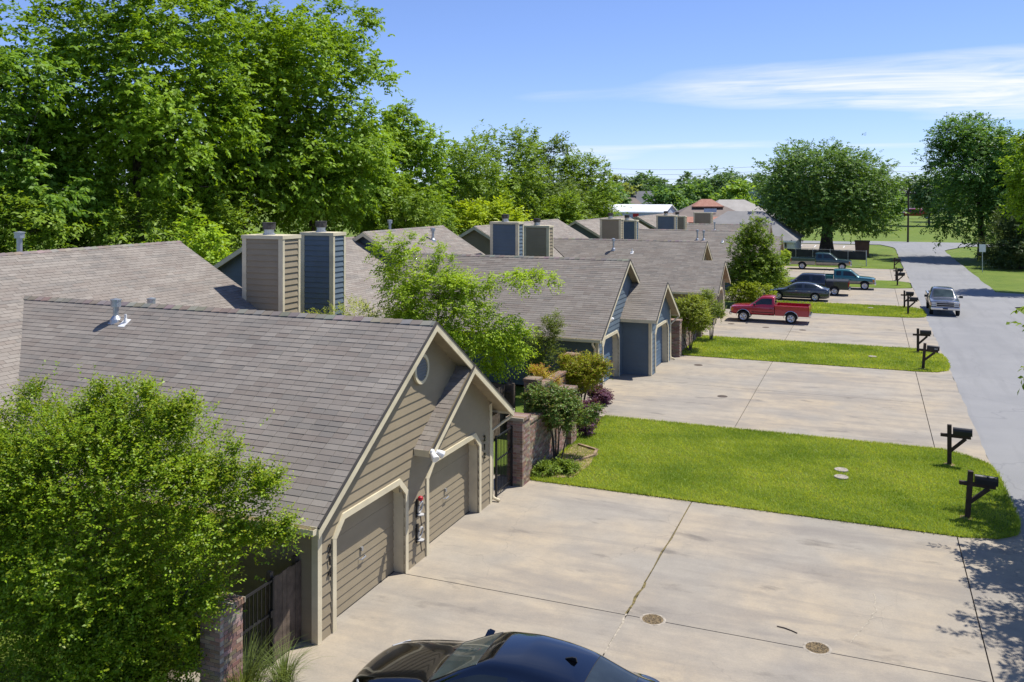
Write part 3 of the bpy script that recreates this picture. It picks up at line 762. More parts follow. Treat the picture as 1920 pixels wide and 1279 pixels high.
def foliage(rs, lobes, nclump, twigs, per, tl, L, W, dark, light, droop=.2, spread=.16, tip=None, shell=.22, inner=.2, up=.25, side=.8, br=None):
    """lobes: (cx,cy,cz, rx,ry,rz, weight). returns leaf arrays and clump centres"""
    lob = np.array([l[:6] for l in lobes], float); wt = np.array([l[6] if len(l) > 6 else (l[3] * l[4] * l[5]) ** (2 / 3) for l in lobes]); wt /= wt.sum()
    k = rs.choice(len(lob), nclump, p=wt)
    d = norm(rs.normal(0, 1, (nclump, 3)))
    f = 1 - np.abs(rs.normal(0, shell, nclump)); isin = rs.random(nclump) < inner; f[isin] = rs.uniform(.15, .8, isin.sum()); f = np.clip(f, .1, 1.0)
    rad = lob[k, 3:6]; cc = lob[k, :3] + d * rad * f[:, None]
    ctr_all = (lob[:, :3] * wt[:, None]).sum(0)
    dm = np.sqrt(((cc[:, None, :] - cc[None]) ** 2).sum(-1)); k3 = np.sort(dm, 1)[:, min(4, nclump - 1)]
    lone = k3 > 1.5 * np.median(k3); cc[lone] = cc[lone] * .6 + lob[k[lone], :3] * .4
    cs = rad.mean(1) * spread * rs.uniform(.6, 1.5, nclump)
    ct = rs.random(nclump)
    # twigs
    q = np.repeat(np.arange(nclump), twigs); nt_ = len(q)
    o = cc[q] + np.clip(rs.normal(0, 1, (nt_, 3)), -1.7, 1.7) * cs[q][:, None] * np.array([1, 1, .7])
    outw = norm(.6 * d[q] + .4 * norm(o - ctr_all))
    td = norm(outw * .8 + rs.normal(0, .55, (nt_, 3)) + np.array([0, 0, up]))
    tlen = tl * rs.uniform(.6, 1.3, nt_)
    # leaves on the twigs
    p = np.repeat(np.arange(nt_), per); m = len(p); s = np.tile((np.arange(per) + .5) / per, nt_)
    pos = o[p] + td[p] * (tlen[p] * s)[:, None]; pos[:, 2] -= droop * tlen[p] * s * s
    tdir = td[p].copy(); tdir[:, 2] -= 2 * droop * s; tdir = norm(tdir)
    sv = norm(np.cross(tdir, np.array([0, 0, 1.0]) + rs.normal(0, .25, (m, 3)))); sgn = np.where(np.tile(np.arange(per) % 2, nt_) > 0, 1., -1.)
    ld = norm(tdir * .65 + sv * (sgn * side)[:, None] + rs.normal(0, .22, (m, 3)) - np.array([0, 0, droop * .6]))
    a = np.clip(ct[q][p] * .55 + rs.random(m) * .45, 0, 1)[:, None]
    tint = np.array(dark) * (1 - a) + np.array(light) * a
    tint *= rs.uniform(.8, 1.2, (m, 1)) * (BR_ if br is None else np.array(br))
    if tip is not None:
        g = ((s > .7) & (rs.random(m) < .6))[:, None]; tint = np.where(g, np.array(tip) * rs.uniform(.75, 1.2, (m, 1)), tint)
    return (pos, ld, outw[p], np.full(m, L), np.full(m, W), tint), cc, cs

def limbs(base, trunk_pts, trunk_r, ctrs, rs, nmax, r0, lean=0.35, sides=6):
    """trunk with limbs that reach towards the leaf clumps"""
    mb = MB(); pts = [Vector(p) for p in trunk_pts]; n = len(pts)
    rad = [trunk_r * (1.25 if i == 0 else 1.0 - .55 * i / (n - 1)) for i in range(n)]
    mb.tube(pts, rad, 9)
    nodes = [(pts[i], rad[i]) for i in range(max(1, n // 2), n)]
    idx = rs.permutation(len(ctrs))[:nmax]
    for i in idx:
        c = Vector(ctrs[i]); best = None
        for (p, r) in nodes:
            dd = (c - p).length + max(0, p.z - c.z) * 1.5 + (0.0 if r > .01 else 2)
            if best is None or dd < best[0]: best = (dd, p, r)
        _, p, r = best; dist = (c - p).length
        if dist < .15: continue
        rr_ = min(r * .72, r0 * (0.35 + .09 * dist)); mid = p.lerp(c, .5) + Vector(rs.normal(0, .07, 3)) * dist + Vector((0, 0, dist * .10))
        q1 = p.lerp(mid, .5) + Vector(rs.normal(0, .03, 3)) * dist
        q2 = mid.lerp(c, .5) + Vector(rs.normal(0, .03, 3)) * dist
        path = [p, q1, mid, q2, c]; rr = [rr_, rr_ * .85, rr_ * .65, rr_ * .45, rr_ * .2]
        mb.tube(path, rr, 5, cap=False)
        for a_, b_ in ((q1, rr[1]), (mid, rr[2]), (q2, rr[3])): nodes.append((a_, b_))
    return mb

def plant(name, label, cat, base, lobes, seed, nclump, twigs, per, tl, L, W, dark, light, trunk_h=None, trunk_r=.15, nl=60, r0=.06, group=None, mat='leaf', stems=None, crown='crown', trunk='trunk', **kw):
    """lobes are given relative to the base"""
    rs = np.random.default_rng(seed)
    B = np.array(base, float)
    lb = [(l[0] + B[0], l[1] + B[1], l[2] + B[2], *l[3:]) for l in lobes]
    arr, cc, cs = foliage(rs, lb, nclump, twigs, per, tl, L, W, dark, light, **kw)
    t = thing(name, label, cat, base, group=group)
    pos, ld, outw, L_a, W_a, tint = arr
    keep = pos[:, 2] > B[2] + .03
    me = leaf_mesh(crown, pos[keep], ld[keep], outw[keep], L_a[keep], W_a[keep], tint[keep], MT[mat], rs)
    link(crown, me, t)
    if stems:      # multi-stem shrub
        for (dx, dy, h) in stems:
            a = Vector(base) + Vector((dx * .15, dy * .15, -.02)); b = Vector(base) + Vector((dx, dy, h)); mdl = a.lerp(b, .5) + Vector(rs.normal(0, .04, 3)) * h + Vector((-dx * .2, -dy * .2, 0))
            mb = MB(); mb.tube([a, a.lerp(mdl, .6), mdl, b], [trunk_r, trunk_r * .85, trunk_r * .7, trunk_r * .35], 6); mb.build('stem', MT['bark'], t, smooth=True)
        mb = limbs(base, [Vector(base) + Vector((0, 0, .05)), Vector(base) + Vector((0, 0, stems[0][2] * .8))], trunk_r * .6, cc, rs, nl, r0); mb.build('branches', MT['bark'], t, smooth=True)
    elif trunk_h:
        jit = rs.normal(0, trunk_h * .025, (5, 2)); jit[0] = 0
        tp = [Vector(base) + Vector((jit[i][0], jit[i][1], -.1 + trunk_h * i / 4)) for i in range(5)]
        mb = limbs(base, tp, trunk_r, cc, rs, nl, r0); mb.build(trunk, MT['bark'], t, smooth=True)
    return t

G1 = ((0.062, 0.105, 0.012), (0.132, 0.196, 0.020))    # warm mid green (pecan)
G2 = ((0.045, 0.088, 0.014), (0.105, 0.168, 0.024))
G3 = ((0.028, 0.058, 0.016), (0.075, 0.118, 0.028))    # dark oak green
G4 = ((0.075, 0.125, 0.012), (0.20, 0.27, 0.022))      # bright yellow-green

BT = 'tall trees behind the houses'
def lobes_round(h, r, n, seed, squash=.8, z0=.35, k=.52):
    rr = random.Random(seed); out = [(0, 0, h * (z0 + 1) / 2, r * .72, r * .72, h * (1 - z0) / 2 * .85)]
    for i in range(n):
        a = 2 * math.pi * (i * .382 + rr.uniform(-.05, .05)); e = rr.uniform(-.65, 1.0)
        rad = r * (1 - k * .85) * math.sqrt(max(.12, 1 - e * e * .8)); lr = r * k * rr.uniform(.7, 1.1)
        out.append((math.cos(a) * rad, math.sin(a) * rad, h * (z0 + 1) / 2 + e * (h * (1 - z0) / 2 - lr * squash * .6), lr, lr, lr * squash))
    return out
PK = dict(per=9, tl=.66, L=.30, W=.18, droop=.35, spread=.165, br=(2.2, 2.3, 1.65), shell=.18, inner=.28, up=.35)
bigs = [
 # x, y, height, crown radius, z0, seed, clumps, dark/light, label
 (-41.5, 31.0, 21.0, 6.6, .16, 1, 560, G2, 'tall airy tree at the far left edge with sky showing through'),
 (-39.5, 39.5, 24.5, 7.4, .14, 2, 720, G1, 'huge tree left of centre of the tree wall behind the near roof'),
 (-38.0, 47.5, 24.5, 7.0, .14, 3, 700, G1, 'broad tall tree directly behind the tan and blue chimneys'),
 (-37.2, 53.0, 24.0, 6.9, .14, 4, 740, G1, 'tallest tree with a rounded right shoulder against the open sky'),
 (-36.4, 63.5, 16.2, 5.2, .12, 5, 480, G1, 'mid-height tree tucked under the right shoulder of the tallest tree'),
]
for (x, y, h, r, z0, sd_, nc, g, lab) in bigs:
    plant('shade_tree', lab, 'tree', (x, y, -.1), lobes_round(h, r, 13, sd_ * 7, .85, z0, .46), 1000 + sd_, int(nc * .66), 14, trunk_h=h * .62, trunk_r=.42, nl=110, r0=.10, dark=g[0], light=g[1], group=BT, **PK)
# darker understorey in front of their trunks
for i, (x, y, h, r, lab) in enumerate([(-37.0, 29.5, 8.8, 3.6, 'low dark tree behind the left end of the nearest ridge'), (-36.0, 34.5, 9.5, 3.7, 'low dark tree behind the middle of the nearest ridge'), (-35.4, 40.5, 9.8, 3.7, 'low dark tree behind the nearest chimney'),
        (-33.0, 58.8, 10.2, 3.8, 'low spreading tree to the right of the chimneys under tall trees')]):
    plant('understorey_tree', lab, 'tree', (x, y, -.1), lobes_round(h, r, 9, 40 + i, .9, .05, .5), 1100 + i, 200, 9, per=8, tl=.7, L=.26, W=.13, dark=G2[0], light=G2[1], trunk_h=h * .6, trunk_r=.2, nl=50, r0=.06, group='low trees behind the houses', droop=.35, spread=.22)
plant('young_tree', 'small bright maple rising behind the nearest roof beside the tan chimney', 'tree', (-30.9, 34.6, -.1), [(0, 0, 5.2, 1.7, 1.7, 2.4), (.7, .3, 4.6, 1.2, 1.2, 1.6), (-.9, 0, 4.4, 1.2, 1.2, 1.5), (.1, .2, 6.7, .8, .8, 1.2), (1.5, .6, 3.6, .9, .9, 1.3)], 1201, 150, 8, per=7, tl=.55, L=.22, W=.15, dark=(0.07, 0.13, 0.015), light=(0.17, 0.26, 0.03), trunk_h=5, trunk_r=.1, nl=40, r0=.04, droop=.3)
for i, (x, y, h, r, g, lab) in enumerate([(-34.6, 74.5, 14.5, 4.6, G2, 'tree with a ragged top right of the tall tree wall'), (-34.8, 82.5, 17.2, 4.8, G2, 'pointed dark tree standing highest among the middle trees'), (-33.0, 90.5, 14.6, 4.6, G3, 'dark green tree beside the pointed one behind the third house'),
        (-30.8, 97.0, 13.4, 4.4, G2, 'last tree of the tree wall before the distant white building'), (-29.5, 66.5, 8.2, 3.2, G4, 'low yellow-green tree between the second and third roofs'), (-29.0, 84.0, 8.5, 3.4, G2, 'low bushy tree behind the third house chimneys'), (-33.5, 107, 9.6, 3.2, G2, 'low tree at the right foot of the tree wall')]):
    plant('shade_tree', lab, 'tree', (x, y, -.1), lobes_round(h, r, 10, 60 + i, .9, .08, .46), 1300 + i, 270, 8, per=7, tl=.8, L=.36, W=.17, dark=g[0], light=g[1], trunk_h=h * .65, trunk_r=.25, nl=60, r0=.07, group=BT, droop=.25, spread=.2)

# foreground small-leaved tree, bottom left
plant('courtyard_tree', 'small-leaved bright green tree filling the lower left corner before the near wall', 'tree', (-12.4, 11.5, 0),
      [(0, 0, 3.0, 2.0, 1.5, 1.9), (-1.9, -.3, 3.2, 1.7, 1.3, 1.4), (.0, .2, 4.5, .85, .8, .75), (1.15, .3, 4.35, .7, .6, .75), (1.75, .6, 3.3, .9, .7, .6), (2.45, .85, 2.8, .6, .45, .28), (2.2, .7, 3.65, .45, .4, .25), (-1.2, 0, 4.3, 1.0, .9, .55), (-.55, .1, 4.9, .35, .3, .4), (-2.9, -.4, 3.6, 1.2, .9, 1.1), (.9, .2, 1.9, 1.15, .8, .7), (-.9, 0, 1.3, 1.8, 1.1, .85), (-3.3, -.5, 1.9, 1.3, 1.0, 1.1), (1.3, .3, 1.5, .55, .4, .3), (.7, -.4, .9, .85, .7, .6), (-.2, -.6, .6, 1.2, .8, .55), (1.35, .35, 5.05, .22, .2, .3, .09), (.75, .3, 5.1, .25, .2, .25, .09), (-1.6, 0, 5.0, .3, .25, .2, .09), (2.9, 1.0, 2.95, .3, .2, .14, .09), (2.75, .9, 3.75, .25, .2, .14, .09), (2.1, .7, 4.1, .25, .2, .2, .09), (-.2, .2, 5.2, .2, .2, .25, .09), (1.75, .35, 1.95, .4, .3, .2, .3), (1.45, .05, 1.15, .42, .35, .6), (1.3, -.2, .5, .5, .4, .4)],
      1401, 640, 38, per=9, tl=.34, L=.062, W=.037, br=(1.95, 2.1, 1.45), dark=(0.050, 0.085, 0.008), light=(0.150, 0.205, 0.012), trunk_h=2.6, trunk_r=.13, nl=260, r0=.05, mat='leafglossy', droop=.08, spread=.24, shell=.20, inner=.16, up=.5, tip=(0.27, 0.33, 0.022))
# elm between the first two garages
plant('elm_tree', 'light open-branched tree between the near tan garage and the blue garage', 'tree', (-15.2, 29.6, 0),
      [(-.9, -.4, 5.4, 1.3, 1.2, 1.0), (.1, .1, 4.6, 1.5, 1.3, 1.1), (1.5, .5, 3.8, 1.3, 1.1, .8), (2.5, 1.0, 3.2, .9, .8, .6), (.7, .25, 5.2, .6, .5, .4), (1.3, .4, 5.3, .65, .5, .35), (1.9, .7, 5.45, .5, .4, .25), (2.5, .95, 5.5, .6, .4, .22), (3.2, 1.3, 5.55, .6, .4, .17), (4.0, 1.6, 5.45, .45, .3, .14), (-1.7, -.7, 6.3, .5, .4, .8), (.35, .1, 6.2, .35, .3, .75), (-.8, -.3, 6.6, .4, .35, .5), (-.8, -.3, 3.4, 1.4, 1.2, .9), (2.2, .9, 2.6, .8, .7, .45)],
      1501, 350, 12, per=9, tl=.5, L=.115, W=.058, dark=(0.065, 0.120, 0.010), light=(0.18, 0.265, 0.020), trunk_h=3.6, trunk_r=.11, nl=130, r0=.035, droop=.35, spread=.17, shell=.2, inner=.15, up=.35)
plant('tall_shrub', 'pale feathery shrub peeking over the near ridge beside the blue chimney', 'shrub', (-18.4, 29.4, 0), [(0, 0, 3.4, 1.3, 1.0, 1.5), (-1.3, -.5, 3.2, .9, .8, 1.2), (.9, .4, 3.5, .8, .8, 1.1)], 1511, 160, 10, per=7, tl=.3, L=.10, W=.035, dark=(0.10, 0.14, 0.03), light=(0.20, 0.24, 0.06), trunk_h=2.2, trunk_r=.06, nl=40, r0=.02, up=.7)
plant('dark_shrub', 'dark slender shrub against the blue side wall behind the elm', 'shrub', (-13.0, 35.6, 0), [(0, 0, 1.9, .7, .6, 1.3), (.3, .1, 3.0, .45, .4, .7)], 1512, 80, 10, per=7, tl=.3, L=.10, W=.04, dark=(0.035, 0.06, 0.012), light=(0.09, 0.12, 0.025), trunk_h=2.2, trunk_r=.05, nl=30, r0=.02, up=.8)

# shrubs in the beds
plant('crape_myrtle', 'multi-stemmed crape myrtle standing in front of the nearest brick wall', 'shrub', (-9.45, 27.0, 0), [(-.1, -.1, 1.9, .62, .6, .55), (-.4, -.25, 2.1, .5, .45, .4), (.2, .2, 1.95, .45, .4, .4), (.65, .9, 1.45, .45, .45, .35), (0, .1, 1.4, .5, .45, .35), (-.65, -.3, 1.8, .32, .32, .32)],
      1601, 170, 12, per=8, tl=.24, L=.075, W=.048, dark=(0.035, 0.072, 0.022), light=(0.085, 0.135, 0.040), trunk_r=.028, nl=50, r0=.015, mat='leafglossy', stems=[(-.35, -.2, 1.7), (-.12, .1, 1.8), (.12, -.12, 1.7), (.3, .25, 1.8), (.75, .8, 1.7), (-.1, -.3, 1.6)], tip=(0.15, 0.13, 0.035), up=.5, shell=.18)
plant('crape_myrtle', 'rounded yellow-green bush with rusty tips in front of the blue garage', 'shrub', (-10.9, 34.2, 0), [(0, 0, 1.62, .85, .75, .55), (-.5, 0, 1.7, .5, .5, .42), (.55, .2, 1.62, .52, .52, .42), (.1, .1, 1.1, .55, .55, .45)],
      1602, 170, 12, per=8, tl=.28, L=.075, W=.042, dark=(0.075, 0.10, 0.012), light=(0.17, 0.20, 0.018), trunk_r=.028, nl=50, r0=.015, stems=[(-.35, -.1, 1.5), (-.15, .15, 1.6), (.1, -.12, 1.5), (.3, .2, 1.6), (.5, 0, 1.5), (.2, .4, 1.5)], tip=(0.22, 0.13, 0.025), up=.8, shell=.18)
plant('nandina', 'small orange and green nandina behind the brick pillar', 'shrub', (-11.9, 32.2, 0), [(0, 0, 1.5, .5, .45, .4), (.3, .2, 1.25, .35, .35, .3)], 1603, 70, 10, per=7, tl=.25, L=.07, W=.035, dark=(0.13, 0.13, 0.03), light=(0.25, 0.22, 0.05), trunk_r=.015, nl=20, r0=.01, stems=[(0, 0, 1.4), (.2, .1, 1.3), (-.2, 0, 1.4)], tip=(0.42, 0.16, 0.06), up=.7)
PUR = dict(dark=(0.030, 0.014, 0.038), light=(0.085, 0.040, 0.105))
plant('purple_shrub', 'purple-leaved plant at the corner of the blue garage', 'shrub', (-10.45, 35.4, 0), [(0, 0, .3, .4, .38, .28), (.2, -.2, .25, .28, .28, .2)], 1604, 60, 10, per=7, tl=.2, L=.09, W=.045, trunk_r=.012, nl=14, r0=.01, stems=[(0, 0, .4), (.15, .1, .35)], up=.6, **PUR)
plant('purple_shrub', 'purple-leaved plant beside the crape myrtle at the lawn corner', 'shrub', (-9.55, 30.6, 0), [(0, 0, .6, .3, .3, .4), (.2, .25, .9, .22, .22, .22), (-.1, -.2, .35, .28, .28, .25)], 1605, 60, 10, per=7, tl=.24, L=.10, W=.045, trunk_r=.012, nl=14, r0=.01, stems=[(0, 0, .9), (.15, .1, .8)], up=.6, **PUR)
plant('ground_cover', 'low dark green clump at the foot of the crape myrtle', 'plant', (-9.2, 26.0, 0), [(0, 0, .14, .55, .45, .16), (-.4, -.3, .12, .3, .3, .14), (.4, .3, .12, .3, .3, .14)], 1606, 60, 9, per=6, tl=.18, L=.12, W=.035, dark=(0.04, 0.075, 0.012), light=(0.10, 0.15, 0.03), trunk_r=.01, nl=8, r0=.006, stems=[(0, 0, .15)], up=.6)
plant('crape_myrtle', 'yellow-green bush on bare stems by the far brick wall of the blue house', 'shrub', (-9.3, 48.9, 0), [(0, 0, 2.2, 1.05, 1.0, .75), (.5, .3, 1.6, .8, .8, .6), (-.5, -.3, 1.9, .7, .7, .6), (.1, 0, 2.6, .6, .6, .4)], 1607, 170, 11, per=8, tl=.3, L=.10, W=.055, dark=(0.055, 0.085, 0.012), light=(0.14, 0.18, 0.022), trunk_r=.035, nl=40, r0=.02, stems=[(-.4, -.2, 1.5), (0, .1, 1.6), (.3, -.1, 1.5), (.5, .3, 1.6), (-.1, -.3, 1.5)], tip=(0.22, 0.24, 0.05), up=.6)
plant('crape_myrtle', 'thin bush with bare leaning stems at the second lawn corner', 'shrub', (-8.8, 53.0, 0), [(0, 0, 2.0, .6, .6, .6), (-.3, -.2, 2.5, .45, .45, .4), (.3, .4, 1.7, .4, .4, .5)], 1608, 70, 9, per=7, tl=.3, L=.10, W=.05, dark=(0.045, 0.075, 0.014), light=(0.11, 0.15, 0.03), trunk_r=.03, nl=26, r0=.018, stems=[(-.3, -.2, 1.7), (.2, .1, 1.8), (.45, .4, 1.6)], up=.6)
plant('round_tree', 'dense egg-shaped young tree behind the red pickup truck', 'tree', (-8.6, 72.0, 0), [(0, 0, 3.4, 1.85, 1.85, 2.3), (.1, 0, 5.3, 1.1, 1.1, 1.3), (-.6, -.6, 2.3, 1.5, 1.5, 1.3), (.9, .4, 2.6, 1.3, 1.3, 1.4)], 1609, 420, 10, per=7, tl=.4, L=.17, W=.095, dark=(0.035, 0.07, 0.012), light=(0.10, 0.155, 0.022), trunk_h=4, trunk_r=.14, nl=50, r0=.05, up=.5, shell=.14)
plant('hedge', 'clipped yellow-green hedge along the third house beside the red truck', 'hedge', (-8.5, 69.2, 0), [(-1.3, 0, .95, .8, .7, .75), (-.4, 0, 1.0, .8, .7, .75), (.5, 0, 1.0, .8, .7, .75), (1.1, .1, .95, .6, .6, .7)], 1610, 200, 10, per=6, tl=.25, L=.11, W=.06, dark=(0.065, 0.10, 0.010), light=(0.17, 0.22, 0.018), trunk_r=.02, nl=20, r0=.012, stems=[(0, 0, .6), (-.8, 0, .6), (.8, 0, .6)], up=.8, shell=.1, trunk='stem')
plant('clipped_bush', 'upright square clipped bush at the corner of the fourth house', 'shrub', (-7.6, 79.0, 0), [(0, 0, 1.3, .85, .85, 1.15), (.2, .2, .8, .8, .8, .75)], 1611, 110, 10, per=6, tl=.25, L=.14, W=.075, dark=(0.06, 0.10, 0.012), light=(0.15, 0.2, 0.02), trunk_r=.02, nl=14, r0=.012, stems=[(0, 0, .8)], up=.6, shell=.1)
plant('clipped_bush', 'small round pale bush in front of the white garage by the fence', 'shrub', (-10.2, 113.0, 0), [(0, 0, .8, .95, .95, .8)], 1612, 70, 9, per=6, tl=.3, L=.2, W=.1, dark=(0.10, 0.16, 0.03), light=(0.2, 0.27, 0.06), trunk_r=.02, nl=10, r0=.012, stems=[(0, 0, .5)], up=.6, shell=.1)
plant('clipped_bush', 'scruffy dark bush left of the round pale bush', 'shrub', (-12.4, 110.5, 0), [(0, 0, 1.0, 1.0, 1.0, 1.1), (-.8, .3, .8, .8, .8, .9)], 1613, 70, 9, per=6, tl=.35, L=.2, W=.09, dark=(0.05, 0.07, 0.03), light=(0.13, 0.15, 0.06), trunk_r=.02, nl=10, r0=.012, stems=[(0, 0, .6)], up=.6)

# big round oak and the trees right of the road
def dome(w, h, n, seed):
    rr = random.Random(seed); out = [(0, 0, h * .52, w * .36, w * .36, h * .36)]
    for i in range(n):
        a = i * 2.4; q = (i + .5) / n; e = -.75 + 1.65 * q
        rad = w * .36 * math.sqrt(max(.05, 1 - max(0, e) ** 2 * .85)); lr = w * rr.uniform(.13, .19)
        out.append((math.cos(a) * rad, math.sin(a) * rad, h * .52 + e * h * .36, lr, lr, lr * .78))
    return out
plant('oak_tree', 'large dome-shaped oak with a thick trunk left of the road', 'tree', (-5.9, 135.5, -.1), dome(19.0, 17.0, 26, 3), 1701, 1300, 7, per=7, tl=.7, L=.40, W=.21, br=(2.0, 2.2, 1.8), dark=(0.034, 0.066, 0.018), light=(0.098, 0.150, 0.042), trunk_h=9, trunk_r=.95, nl=120, r0=.2, droop=.2, spread=.22, shell=.13, inner=.15)
plant('shade_tree', 'tall dark tree on the right side of the road past the sign', 'tree', (13.6, 131.0, -.1), lobes_round(18.6, 7.6, 18, 91, .85, .0, .42), 1702, 660, 9, per=7, tl=.85, L=.42, W=.20, br=(1.8, 2.15, 1.7), dark=(0.034, 0.070, 0.018), light=(0.095, 0.150, 0.036), trunk_h=11, trunk_r=.5, nl=100, r0=.14, group='trees right of the road', droop=.25, spread=.2)
plant('shade_tree', 'second dark tree at the right edge behind the cedar', 'tree', (19.2, 127.0, -.1), lobes_round(16.0, 6.4, 14, 92, .85, .0, .45), 1703, 420, 9, per=7, tl=.85, L=.42, W=.20, br=(1.8, 2.15, 1.7), dark=(0.034, 0.070, 0.018), light=(0.095, 0.150, 0.036), trunk_h=10, trunk_r=.4, nl=60, r0=.12, group='trees right of the road', droop=.25, spread=.2)
plant('cedar_tree', 'dark feathery cedar low at the right edge behind the street sign', 'tree', (16.2, 117.0, -.1), [(0, 0, 2.2, 3.6, 3.2, 2.0), (0, 0, 4.6, 2.6, 2.4, 2.0), (.3, 0, 7.0, 1.6, 1.5, 1.8), (2.5, 1, 3.2, 2.6, 2.4, 2.2), (-1.8, -.5, 1.7, 1.9, 1.8, 1.3)], 1704, 420, 9, per=8, tl=.8, L=.34, W=.10, br=(1.8, 1.9, 1.6), dark=(0.026, 0.045, 0.018), light=(0.075, 0.098, 0.035), trunk_h=7, trunk_r=.3, nl=50, r0=.1, droop=.15, spread=.2)
# near tree just outside the right edge: its tips hang into the picture and its shade falls on road and drive
plant('street_tree', 'tree at the right edge whose leafy tips hang over the road', 'tree', (11.5, 27.3, -.1), [(-2.6, -1.0, 7.4, 3.0, 4.2, 1.4), (-5.0, -5.8, 6.0, 1.8, 3.0, 1.1), (-4.6, 2.2, 6.4, 1.7, 2.4, 1.0), (-5.8, -1.6, 5.2, 1.5, 2.4, .7), (-5.7, -8.0, 4.9, 1.4, 1.8, .7), (2, 0, 9.5, 4.5, 5, 2.2), (-2.0, -8.5, 6.6, 2.4, 2.4, 1.2), (-5.4, -3.8, 6.6, 1.6, 2.4, .9), (-5.9, 1.2, 5.4, 1.1, 1.5, .7), (-6.9, -2.4, 4.5, .6, 1.3, .4)], 1705, 760, 10, per=11, tl=.50, L=.19, W=.085, dark=(0.06, 0.105, 0.010), light=(0.16, 0.225, 0.018), trunk_h=6, trunk_r=.3, nl=140, r0=.08, droop=.45, spread=.2, inner=.35)

plant('shade_tree', 'bright yellow-green tree cut by the right picture edge above the cedar', 'tree', (13.7, 90.5, -.1), [(0, 0, 10.6, 2.4, 2.4, 3.2), (-.8, .3, 8.4, 1.9, 1.9, 1.6), (.4, 0, 13.0, 1.5, 1.5, 1.4), (1, -.5, 7.5, 2, 2, 1.6)], 1706, 170, 8, per=8, tl=.7, L=.34, W=.17, dark=(0.07, 0.12, 0.012), light=(0.14, 0.20, 0.02), trunk_h=9, br=(2.1, 2.2, 1.5), trunk_r=.2, nl=30, r0=.07, group='trees right of the road', droop=.3, spread=.2)
# ornamental grass at the near corner
def grass_clump(name, label, base, n, h, seed, col, spread=.2):
    rs = random.Random(seed); t = thing(name, label, 'plant', base); mb = MB()
    for i in range(n):
        a = rs.uniform(0, 6.283); r = rs.uniform(0, spread); l = h * rs.uniform(.55, 1.2); ln = rs.uniform(.25, .95); w = rs.uniform(.006, .011)
        p = Vector(base) + Vector((math.cos(a) * r, math.sin(a) * r, 0)); o = Vector((math.cos(a), math.sin(a), 0)); sdv = Vector((-o.y, o.x, 0)); prev = None
        k = rs.uniform(.7, 1.25); c = tuple(x * k for x in col)
        for j in range(6):
            s = j / 5; q = p + o * (ln * l * s * s) + Vector((0, 0, l * (s - .45 * ln * s ** 3))); ww = w * (1 - s * .85)
            cur = (q - sdv * ww, q + sdv * ww)
            if prev: mb.poly([prev[0], prev[1], cur[1], cur[0]], c)
            prev = cur
    mb.build('blades', MT['leaf'], t); return t
grass_clump('ornamental_grass', 'fountain of long grass blades by the iron gate, bottom of the picture', (-10.05, 12.35, 0), 420, 1.05, 3, (0.16, 0.21, 0.06), .32)
grass_clump('ornamental_grass', 'fountain of long grass blades left of the parked black car', (-9.7, 13.0, 0), 200, .7, 4, (0.15, 0.20, 0.06), .22)

# mown turf: short blades over the lawns
def turf(name, label, outline, n, seed, h=.05, w=.014, z=.02, cols=((0.19, 0.29, 0.03), (0.50, 0.57, 0.085))):
    rs = np.random.default_rng(seed); P = np.array(outline); lo, hi = P.min(0), P.max(0)
    q = rs.uniform(lo, hi, (int(n * 1.25), 2)); ins = np.zeros(len(q), bool); j = len(P) - 1
    for i in range(len(P)):
        xi, yi = P[i]; xj, yj = P[j]
        c = ((yi > q[:, 1]) != (yj > q[:, 1])) & (q[:, 0] < (xj - xi) * (q[:, 1] - yi) / (yj - yi + 1e-12) + xi); ins ^= c; j = i
    q = q[ins][:n]; nb = len(q); E_ = np.array(outline); E2 = np.roll(E_, -1, 0); sl = np.linalg.norm(E2 - E_, axis=1); ei = rs.choice(len(E_), n // 12, p=sl / sl.sum()); u_ = rs.random((n // 12, 1)); q = np.concatenate([q, E_[ei] * (1 - u_) + E2[ei] * u_ + rs.normal(0, .035, (n // 12, 2))]); m = len(q)
    a = rs.uniform(0, 6.283, m); d = np.stack([np.cos(a), np.sin(a)], 1)
    hh = h * rs.uniform(.5, 1.5, m); hh[nb:] *= 1.3; ln = rs.normal(0, .5, (m, 2)) * hh[:, None]
    v = np.empty((m, 3, 3), np.float32)
    v[:, 0, :2] = q - d * w / 2; v[:, 1, :2] = q + d * w / 2; v[:, 2, :2] = q + ln; v[:, :2, 2] = z; v[:, 2, 2] = z + hh
    me = bpy.data.meshes.new(name); me.vertices.add(m * 3); me.vertices.foreach_set('co', v.ravel()); me.loops.add(m * 3); me.loops.foreach_set('vertex_index', np.arange(m * 3, dtype=np.int32))
    me.polygons.add(m); me.polygons.foreach_set('loop_start', np.arange(0, m * 3, 3, dtype=np.int32)); me.update(calc_edges=True)
    pn = np.sin(q[:, 0] * .9 + 1.3 * np.sin(q[:, 1] * .7)) * np.sin(q[:, 1] * 1.1 + np.sin(q[:, 0] * .6)) * .38 + .48 + .22 * np.sin(q[:, 0] * 2.9 + 2 * np.sin(q[:, 1] * 1.7)) * np.sin(q[:, 1] * 3.3 + q[:, 0])
    t = np.clip(pn + rs.normal(0, .2, m), 0, 1)[:, None]
    c = np.ones((m, 4), np.float32); c[:, :3] = np.array(cols[0]) * (1 - t) + np.array(cols[1]) * t
    dry = rs.random(m) < .03 + .10 * (pn > .72); c[dry, :3] = (0.36, 0.33, 0.14)
    at = me.attributes.new('tint', 'FLOAT_COLOR', 'FACE'); at.data.foreach_set('color', c.ravel()); me.materials.append(MT['leaf'])
    o = link(name, me, None, 'stuff'); tag(o, label, 'grass'); return o
